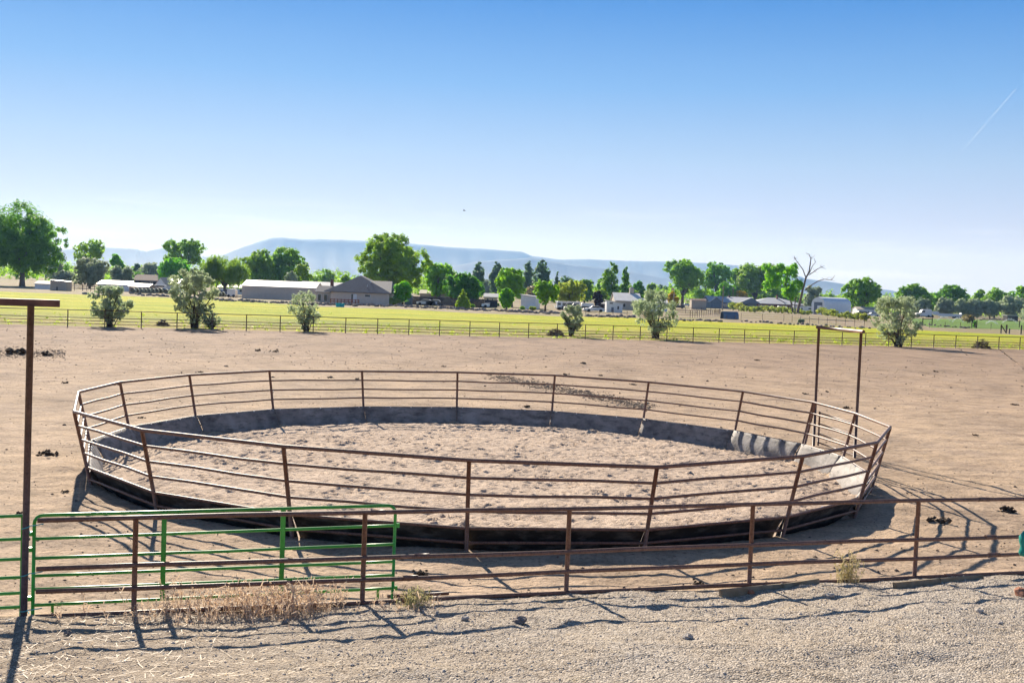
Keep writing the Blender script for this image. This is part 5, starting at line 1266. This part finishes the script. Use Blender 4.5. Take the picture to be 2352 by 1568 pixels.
# manure piles
mp = [(38, 812, .95, 'broad dark manure heap on the far dirt beside the tall rusty post'), (104, 817, .5, 'low dark manure heap just past the tall rusty post'), (110, 1045, .30, 'large dark manure pile by the tall rusty post'), (968, 1320, .16, 'dark manure pile at the shade edge beyond the green gate'), (2315, 1175, .26, 'dark manure pile on the sunlit dirt outside the pen'), (2160, 1199, .28, 'manure pile lying in the striped shadow of the pen'),
      (1602, 1343, .14, 'dark manure at the shadow edge in front of the pen belting'), (1455, 884, .16, None), (1300, 861, .2, None), (1165, 880, .16, None), (1380, 863, .16, None), (1210, 935, .18, None), (760, 868, .2, None), (820, 872, .14, None), (630, 808, .34, None), (592, 806, .3, None), (1340, 835, .25, None), (2148, 854, .22, None), (1738, 828, .25, None), (150, 880, .18, None),
      (262, 884, .16, None), (1945, 938, .2, 'dark manure pile right behind the tall frame of the pen'), (460, 855, .14, None), (2330, 930, .2, None), (1850, 905, .16, None), (1900, 900, .14, None), (325, 960, .12, None), (45, 1180, .1, None), (150, 1130, .1, None), (520, 842, .15, None), (1020, 842, .15, None), (2240, 1000, .12, None)]
for x, y, s_, lab in mp:
    z = 0
    for _ in range(8): p = P(x, y, z); z = float(ground_z(p.x, p.y))
    k = 22; g = np.random.default_rng(int(x)); o = lumps('manure_pile', g.normal(0, s_*.34, k), g.normal(0, s_*.3, k), np.abs(g.normal(0, s_*.13, k)), g.uniform(.14, .30, k)*s_, M['manure'], .7); o.location = (p.x, p.y, z+.01); tag(o, lab or 'small dark manure pile on the bare arena dirt around the pen', 'manure', 'manure piles on the arena')
# dry weeds along the fence
def weeds(name, pts, label, mat, kind=None, hgt=.35, per=60, cat='weeds', spread=.22, parent=None):
    Vs = []; n = 0
    g = np.random.default_rng(len(pts)*7+int(hgt*100))
    V = []; Fq = []
    for (bx_, by_, bz_) in pts:
        for k in range(per):
            a = g.uniform(0, 6.28); ox, oy = g.normal(0, spread, 2)
            h = hgt*g.uniform(.15, 1.0)**1.5*1.4; le_ = g.uniform(.05, .5)
            p0 = np.array([bx_+ox, by_+oy, bz_-.02]); dv = np.array([math.cos(a)*le_, math.sin(a)*le_, 1.0]); dv /= np.linalg.norm(dv)
            wv = np.array([-math.sin(a), math.cos(a), 0])*.0045
            mid = p0+dv*h*.6; tip = p0+dv*h+np.array([math.cos(a), math.sin(a), -.3])*h*.15
            i = len(V); V += [p0-wv, p0+wv, mid+wv*.8, mid-wv*.8, tip+wv*.4, tip-wv*.4]; Fq += [(i, i+1, i+2, i+3), (i+3, i+2, i+4, i+5)]
            for s_ in range(8):           # seed heads and side twigs
                q = g.uniform(.45, 1); c = p0+dv*h*q; e = c+g.normal(0, 1, 3)*h*.10+np.array([0, 0, h*.06])
                w2 = np.cross(e-c, g.normal(0, 1, 3)); w2 = w2/(np.linalg.norm(w2)+1e-9)*.006
                i = len(V); V += [c-w2*.4, c+w2*.4, e+w2, e-w2]; Fq += [(i, i+1, i+2, i+3)]
    return npmesh(name, np.array(V), np.array(Fq), mat, parent, False)
g = np.random.default_rng(5); pts = []
for k in range(112):
    q = float(np.clip(g.choice([.16, .38, .55, .68, .86], p=[.1, .28, .2, .27, .15])+g.normal(0, .075), 0, 1)); kk_ = .02+q*.98; s_ = g.normal(.12, .17)
    x, y = N0[0]+NS[0]*kk_+NN[0]*s_, N0[1]+NS[1]*kk_+NN[1]*s_; pts.append((x, y, float(ground_z(x, y))))
for k in range(40):
    kk_ = g.uniform(-.35, 1.3); s_ = g.normal(.3, .25); x, y = N0[0]+NS[0]*kk_+NN[0]*s_, N0[1]+NS[1]*kk_+NN[1]*s_; pts.append((x, y, float(ground_z(x, y))-.12))
o = weeds('dry_weeds', pts, '', M['straw'], hgt=.27, per=5, spread=.13); tag(o, 'band of dry straw-coloured weeds along the foot of the pipe fence', 'weeds', kind='stuff')
for (x, y, mt, hg, lab) in ((957, 1392, 'strawgreen', .17, 'small half-green weed tuft below the coupling of the fence'), (1942, 1335, 'strawgreen', .30, 'pale feathery weed clump growing through the bottom rail')):
    z = .33; p = P(x, y, z); z = float(ground_z(p.x, p.y)); p = P(x, y, z)
    o = weeds('weed_clump', [(0, 0, 0)]*3, '', M[mt], hgt=hg, per=36, spread=.08); o.location = (p.x, p.y, z); tag(o, lab, 'weed')
# straw litter on the bank
k = 9000; g = np.random.default_rng(15); t_ = g.uniform(-4, 14, k); s_ = g.uniform(.1, 3.8, k)
x = N0[0]+NT[0]*t_+NN[0]*s_; y = N0[1]+NT[1]*t_+NN[1]*s_
keep = g.uniform(0, 1, k) < np.clip(.75-.09*(x+5)+1.1*fbm(x*.8, y*.8, 81)+.5*np.exp(-((x-4.2)**2+(y-12.2)**2)/.8), .04, 1); x, y = x[keep], y[keep]; k = len(x)
a = g.uniform(0, 6.28, k); l_ = g.uniform(.02, .075, k); z = bank_z(x, y)+.008
dv = np.stack([np.cos(a)*l_, np.sin(a)*l_, g.normal(0, .012, k)], -1); wv = np.stack([-np.sin(a), np.cos(a), a*0], -1)*.0035; c = np.stack([x, y, z], -1)
V = np.stack([c-dv-wv, c-dv+wv, c+dv+wv, c+dv-wv], 1).reshape(-1, 3)
o = npmesh('straw_litter', V, np.arange(4*k).reshape(-1, 4), M['straw'], None, False); tag(o, 'scattered bits of pale straw on the gravel bank', 'straw', kind='stuff')
# teal jug at the edge
p = PY(2359, 1250, 14.55); t = thing('plastic_jug', 'teal green plastic jug hanging on the pipe fence, mostly out of view', 'jug', (p.x, p.y, p.z-.16))
mb = MB(); prof = [(.0, 0), (.085, .01), (.10, .05), (.085, .10), (.08, .13), (.10, .19), (.105, .26), (.06, .33), (.03, .35), (.03, .39), (0, .39)]
n_ = 16; V = [(r*math.cos(2*math.pi*i/n_), r*math.sin(2*math.pi*i/n_), zz) for r, zz in prof for i in range(n_)]
mb.add(V, [(j*n_+i, j*n_+(i+1) % n_, (j+1)*n_+(i+1) % n_, (j+1)*n_+i) for j in range(len(prof)-1) for i in range(n_)]); mb.build('body', M['tealjug'], t, True)
mb = MB(); mb.tube([(.09, 0, .22), (.15, 0, .24), (.15, 0, .32), (.05, 0, .35)], .014, 8); mb.build('handle', M['tealjug'], t, True)
# bird
p = PY(1066, 484, 160); mb = MB()
mb.tube([(-.2, 0, 0), (0, 0, .02), (.25, 0, 0)], [.02, .06, .02], 6); mb.add([(-.08, 0, .02), (.1, 0, .02), (.0, -.5, .16), (-.06, -.5, .15)], [(0, 1, 2, 3)]); mb.add([(-.08, 0, .02), (.1, 0, .02), (.0, .5, .16), (-.06, .5, .15)], [(3, 2, 1, 0)])
o = mb.build('bird', M['bird'], None, False, p); tag(o, 'tiny dark bird flying high in the pale sky', 'bird')

# ------------------------------------------------------------------ mesa
def ridge(name, prof, D, depth, jag, seed):
    g = np.random.default_rng(seed); xs_ = np.arange(prof[0][0], prof[-1][0]+1, 4.0)
    ys_ = np.interp(xs_, [p[0] for p in prof], [p[1] for p in prof])+jag*(fbm(xs_*.05, xs_*0, seed)*2)
    rows = []
    for f, hz in ((-1.0, 0), (-.75, .22), (-.5, .42), (-.28, .62), (-.14, .80), (-.05, .93), (0, 1), (.5, 1.0), (1, .0)):
        row = []
        for x_, y_ in zip(xs_, ys_):
            p = PY(x_, y_, D); h = max(p.z, 3)+3
            dd = D+f*depth; gul = 1+(.10*math.sin(x_*.11+f*3)+.14*fbm(np.array(x_*.06), np.array(f*3.), seed+3))*(1-hz)
            row.append((p.x*dd/D, dd*1.0 if f >= 0 else D+f*depth*gul, h*hz-3))
        rows.append(row)
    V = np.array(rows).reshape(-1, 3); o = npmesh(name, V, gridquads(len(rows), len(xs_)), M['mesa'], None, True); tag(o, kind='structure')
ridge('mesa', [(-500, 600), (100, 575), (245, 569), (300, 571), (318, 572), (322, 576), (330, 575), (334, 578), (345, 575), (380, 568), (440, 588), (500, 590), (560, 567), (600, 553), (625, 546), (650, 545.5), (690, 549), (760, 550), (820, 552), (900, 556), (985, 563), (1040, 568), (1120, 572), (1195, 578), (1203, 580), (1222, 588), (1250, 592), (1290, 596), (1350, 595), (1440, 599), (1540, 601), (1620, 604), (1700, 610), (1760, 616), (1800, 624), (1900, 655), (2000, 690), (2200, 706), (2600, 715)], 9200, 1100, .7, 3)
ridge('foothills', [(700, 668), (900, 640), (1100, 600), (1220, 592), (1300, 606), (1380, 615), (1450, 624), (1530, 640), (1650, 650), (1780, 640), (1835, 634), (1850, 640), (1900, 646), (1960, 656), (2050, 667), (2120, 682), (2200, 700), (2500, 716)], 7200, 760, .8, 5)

# ------------------------------------------------------------------ air
HZ = 10900; ztop = 500
mb = MB(); mb.box((0, 0, (ztop-1.5)/2), (2*HZ, 2*HZ, ztop+1.5))
hm = bpy.data.materials.new('haze_air'); hm.use_nodes = True; nt = hm.node_tree; nt.nodes.clear(); out = nt.nodes.new('ShaderNodeOutputMaterial')
pv = nt.nodes.new('ShaderNodeVolumePrincipled'); pv.inputs['Color'].default_value = (.30, .54, 1.0, 1); pv.inputs['Absorption Color'].default_value = (1, 1, 1, 1); pv.inputs['Density'].default_value = .000082; pv.inputs['Anisotropy'].default_value = .25
nt.links.new(pv.outputs[0], out.inputs['Volume'])
o = mb.build('haze', hm); tag(o, kind='stuff')
# contrail, high and far outside the haze
a, b = PY(2333, 205, 20000), PY(2176, 386, 20000); mb = MB()
mb.tube([a.lerp(b, q) for q in np.linspace(0, 1, 12)], [7-5*q for q in np.linspace(0, 1, 12)], 6)
m, nt, out = newmat('contrail_ice'); dd = N(nt, 'ShaderNodeBsdfTranslucent'); dd.inputs[0].default_value = (.9, .9, .9, 1); tt_ = N(nt, 'ShaderNodeBsdfTransparent'); mx = N(nt, 'ShaderNodeMixShader')
nf = noise(nt, coords(nt, 'world'), .004, 4); rp_ = ramp(nt, nf, [(.35, (.0, .0, .0)), (.62, (.19, .19, .19))]); nt.links.new(rp_, mx.inputs[0]); nt.links.new(tt_.outputs[0], mx.inputs[1]); nt.links.new(dd.outputs[0], mx.inputs[2]); nt.links.new(mx.outputs[0], out.inputs[0])
o = mb.build('contrail', m, None, True); tag(o, 'thin white contrail slanting across the upper blue sky', 'contrail')

# ------------------------------------------------------------------ light
SUN_EL, SUN_AZ = R(26.5), R(-21.5)       # azimuth from +Y toward +X
sd = Vector((math.sin(SUN_AZ)*math.cos(SUN_EL), math.cos(SUN_AZ)*math.cos(SUN_EL), math.sin(SUN_EL)))
sl = bpy.data.lights.new('sun', 'SUN'); sl.energy = 5.0; sl.angle = R(.53); sl.color = (1, .915, .79)
so = bpy.data.objects.new('sun', sl); COL.objects.link(so); so.rotation_euler = (-sd).to_track_quat('-Z', 'Y').to_euler(); so.location = (0, 0, 50)
wld = bpy.data.worlds.new('World'); scene.world = wld; wld.use_nodes = True; nt = wld.node_tree; nt.nodes.clear()
sky = nt.nodes.new('ShaderNodeTexSky'); sky.sky_type = 'NISHITA'; sky.sun_disc = False; sky.sun_elevation = SUN_EL; sky.sun_rotation = SUN_AZ
sky.altitude = 1400; sky.air_density = 1.0; sky.dust_density = .2; sky.ozone_density = 2.2
EXPO = 1.1
geo = nt.nodes.new('ShaderNodeNewGeometry'); sepx = nt.nodes.new('ShaderNodeSeparateXYZ'); nt.links.new(geo.outputs['Incoming'], sepx.inputs[0])
neg = N(nt, 'ShaderNodeMath', operation='MULTIPLY'); nt.links.new(sepx.outputs[2], neg.inputs[0]); neg.inputs[1].default_value = -1
SKY = [(0, (.63, .635, .79)), (.035, (.62, .625, .79)), (.07, (.49, .535, .75)), (.12, (.355, .495, .745)), (.18, (.165, .378, .75)), (.25, (.036, .23, .66)), (.42, (.055, .12, .29)), (1, (.05, .09, .18))]
grad = ramp(nt, neg.outputs[0], SKY)
mm = N(nt, 'ShaderNodeMix', data_type='RGBA', blend_type='MULTIPLY'); mm.inputs[0].default_value = 1; nt.links.new(grad, mm.inputs[6]); g_ = 2**-EXPO/.11; mm.inputs[7].default_value = (g_, g_, g_, 1)
# thin cirrus wisps low in the sky
mpc = N(nt, 'ShaderNodeMapping'); mpc.inputs['Scale'].default_value = (3, 3, 34); mpc.inputs['Rotation'].default_value = (0, R(3), 0); nt.links.new(geo.outputs['Incoming'], mpc.inputs['Vector'])
cl = ramp(nt, noise(nt, mpc.outputs[0], 2.2, 6, .6), [(.52, (0, 0, 0)), (.72, (.5, .5, .5))])
band = ramp(nt, neg.outputs[0], [(.035, (1, 1, 1)), (.085, (0, 0, 0))])
cf = mixc(nt, 1.0, cl, band, 'MULTIPLY')
az = N(nt, 'ShaderNodeMapRange'); az.interpolation_type = 'SMOOTHSTEP'; nt.links.new(sepx.outputs[1], az.inputs[0]); az.inputs[1].default_value = .75; az.inputs[2].default_value = -.75; az.inputs[3].default_value = 1.4; az.inputs[4].default_value = 1.0
mm2 = N(nt, 'ShaderNodeMix', data_type='RGBA', blend_type='MULTIPLY'); mm2.inputs[0].default_value = 1; nt.links.new(mm.outputs[2], mm2.inputs[6]); nt.links.new(az.outputs[0], mm2.inputs[7]); mm = mm2
mixs = N(nt, 'ShaderNodeMix', data_type='RGBA'); mixs.inputs[0].default_value = .96; nt.links.new(sky.outputs[0], mixs.inputs[6]); nt.links.new(mm.outputs[2], mixs.inputs[7])
mixc2 = N(nt, 'ShaderNodeMix', data_type='RGBA'); nt.links.new(cf, mixc2.inputs[0]); nt.links.new(mixs.outputs[2], mixc2.inputs[6]); mixc2.inputs[7].default_value = (.95*g_, .97*g_, g_, 1)
bg = nt.nodes.new('ShaderNodeBackground'); bg.inputs[1].default_value = .11; wo = nt.nodes.new('ShaderNodeOutputWorld')
nt.links.new(mixc2.outputs[2], bg.inputs[0]); nt.links.new(bg.outputs[0], wo.inputs[0])

vs = scene.view_settings; vs.view_transform = 'Standard'; vs.look = 'None'; vs.gamma = 1; vs.exposure = EXPO; vs.use_curve_mapping = False
scene.cycles.max_bounces = 9; scene.cycles.diffuse_bounces = 6; scene.cycles.transmission_bounces = 6; scene.cycles.transparent_max_bounces = 12; scene.cycles.volume_bounces = 0
scene.cycles.use_denoising = True
scene.cycles.use_adaptive_sampling = True; scene.cycles.adaptive_threshold = .02
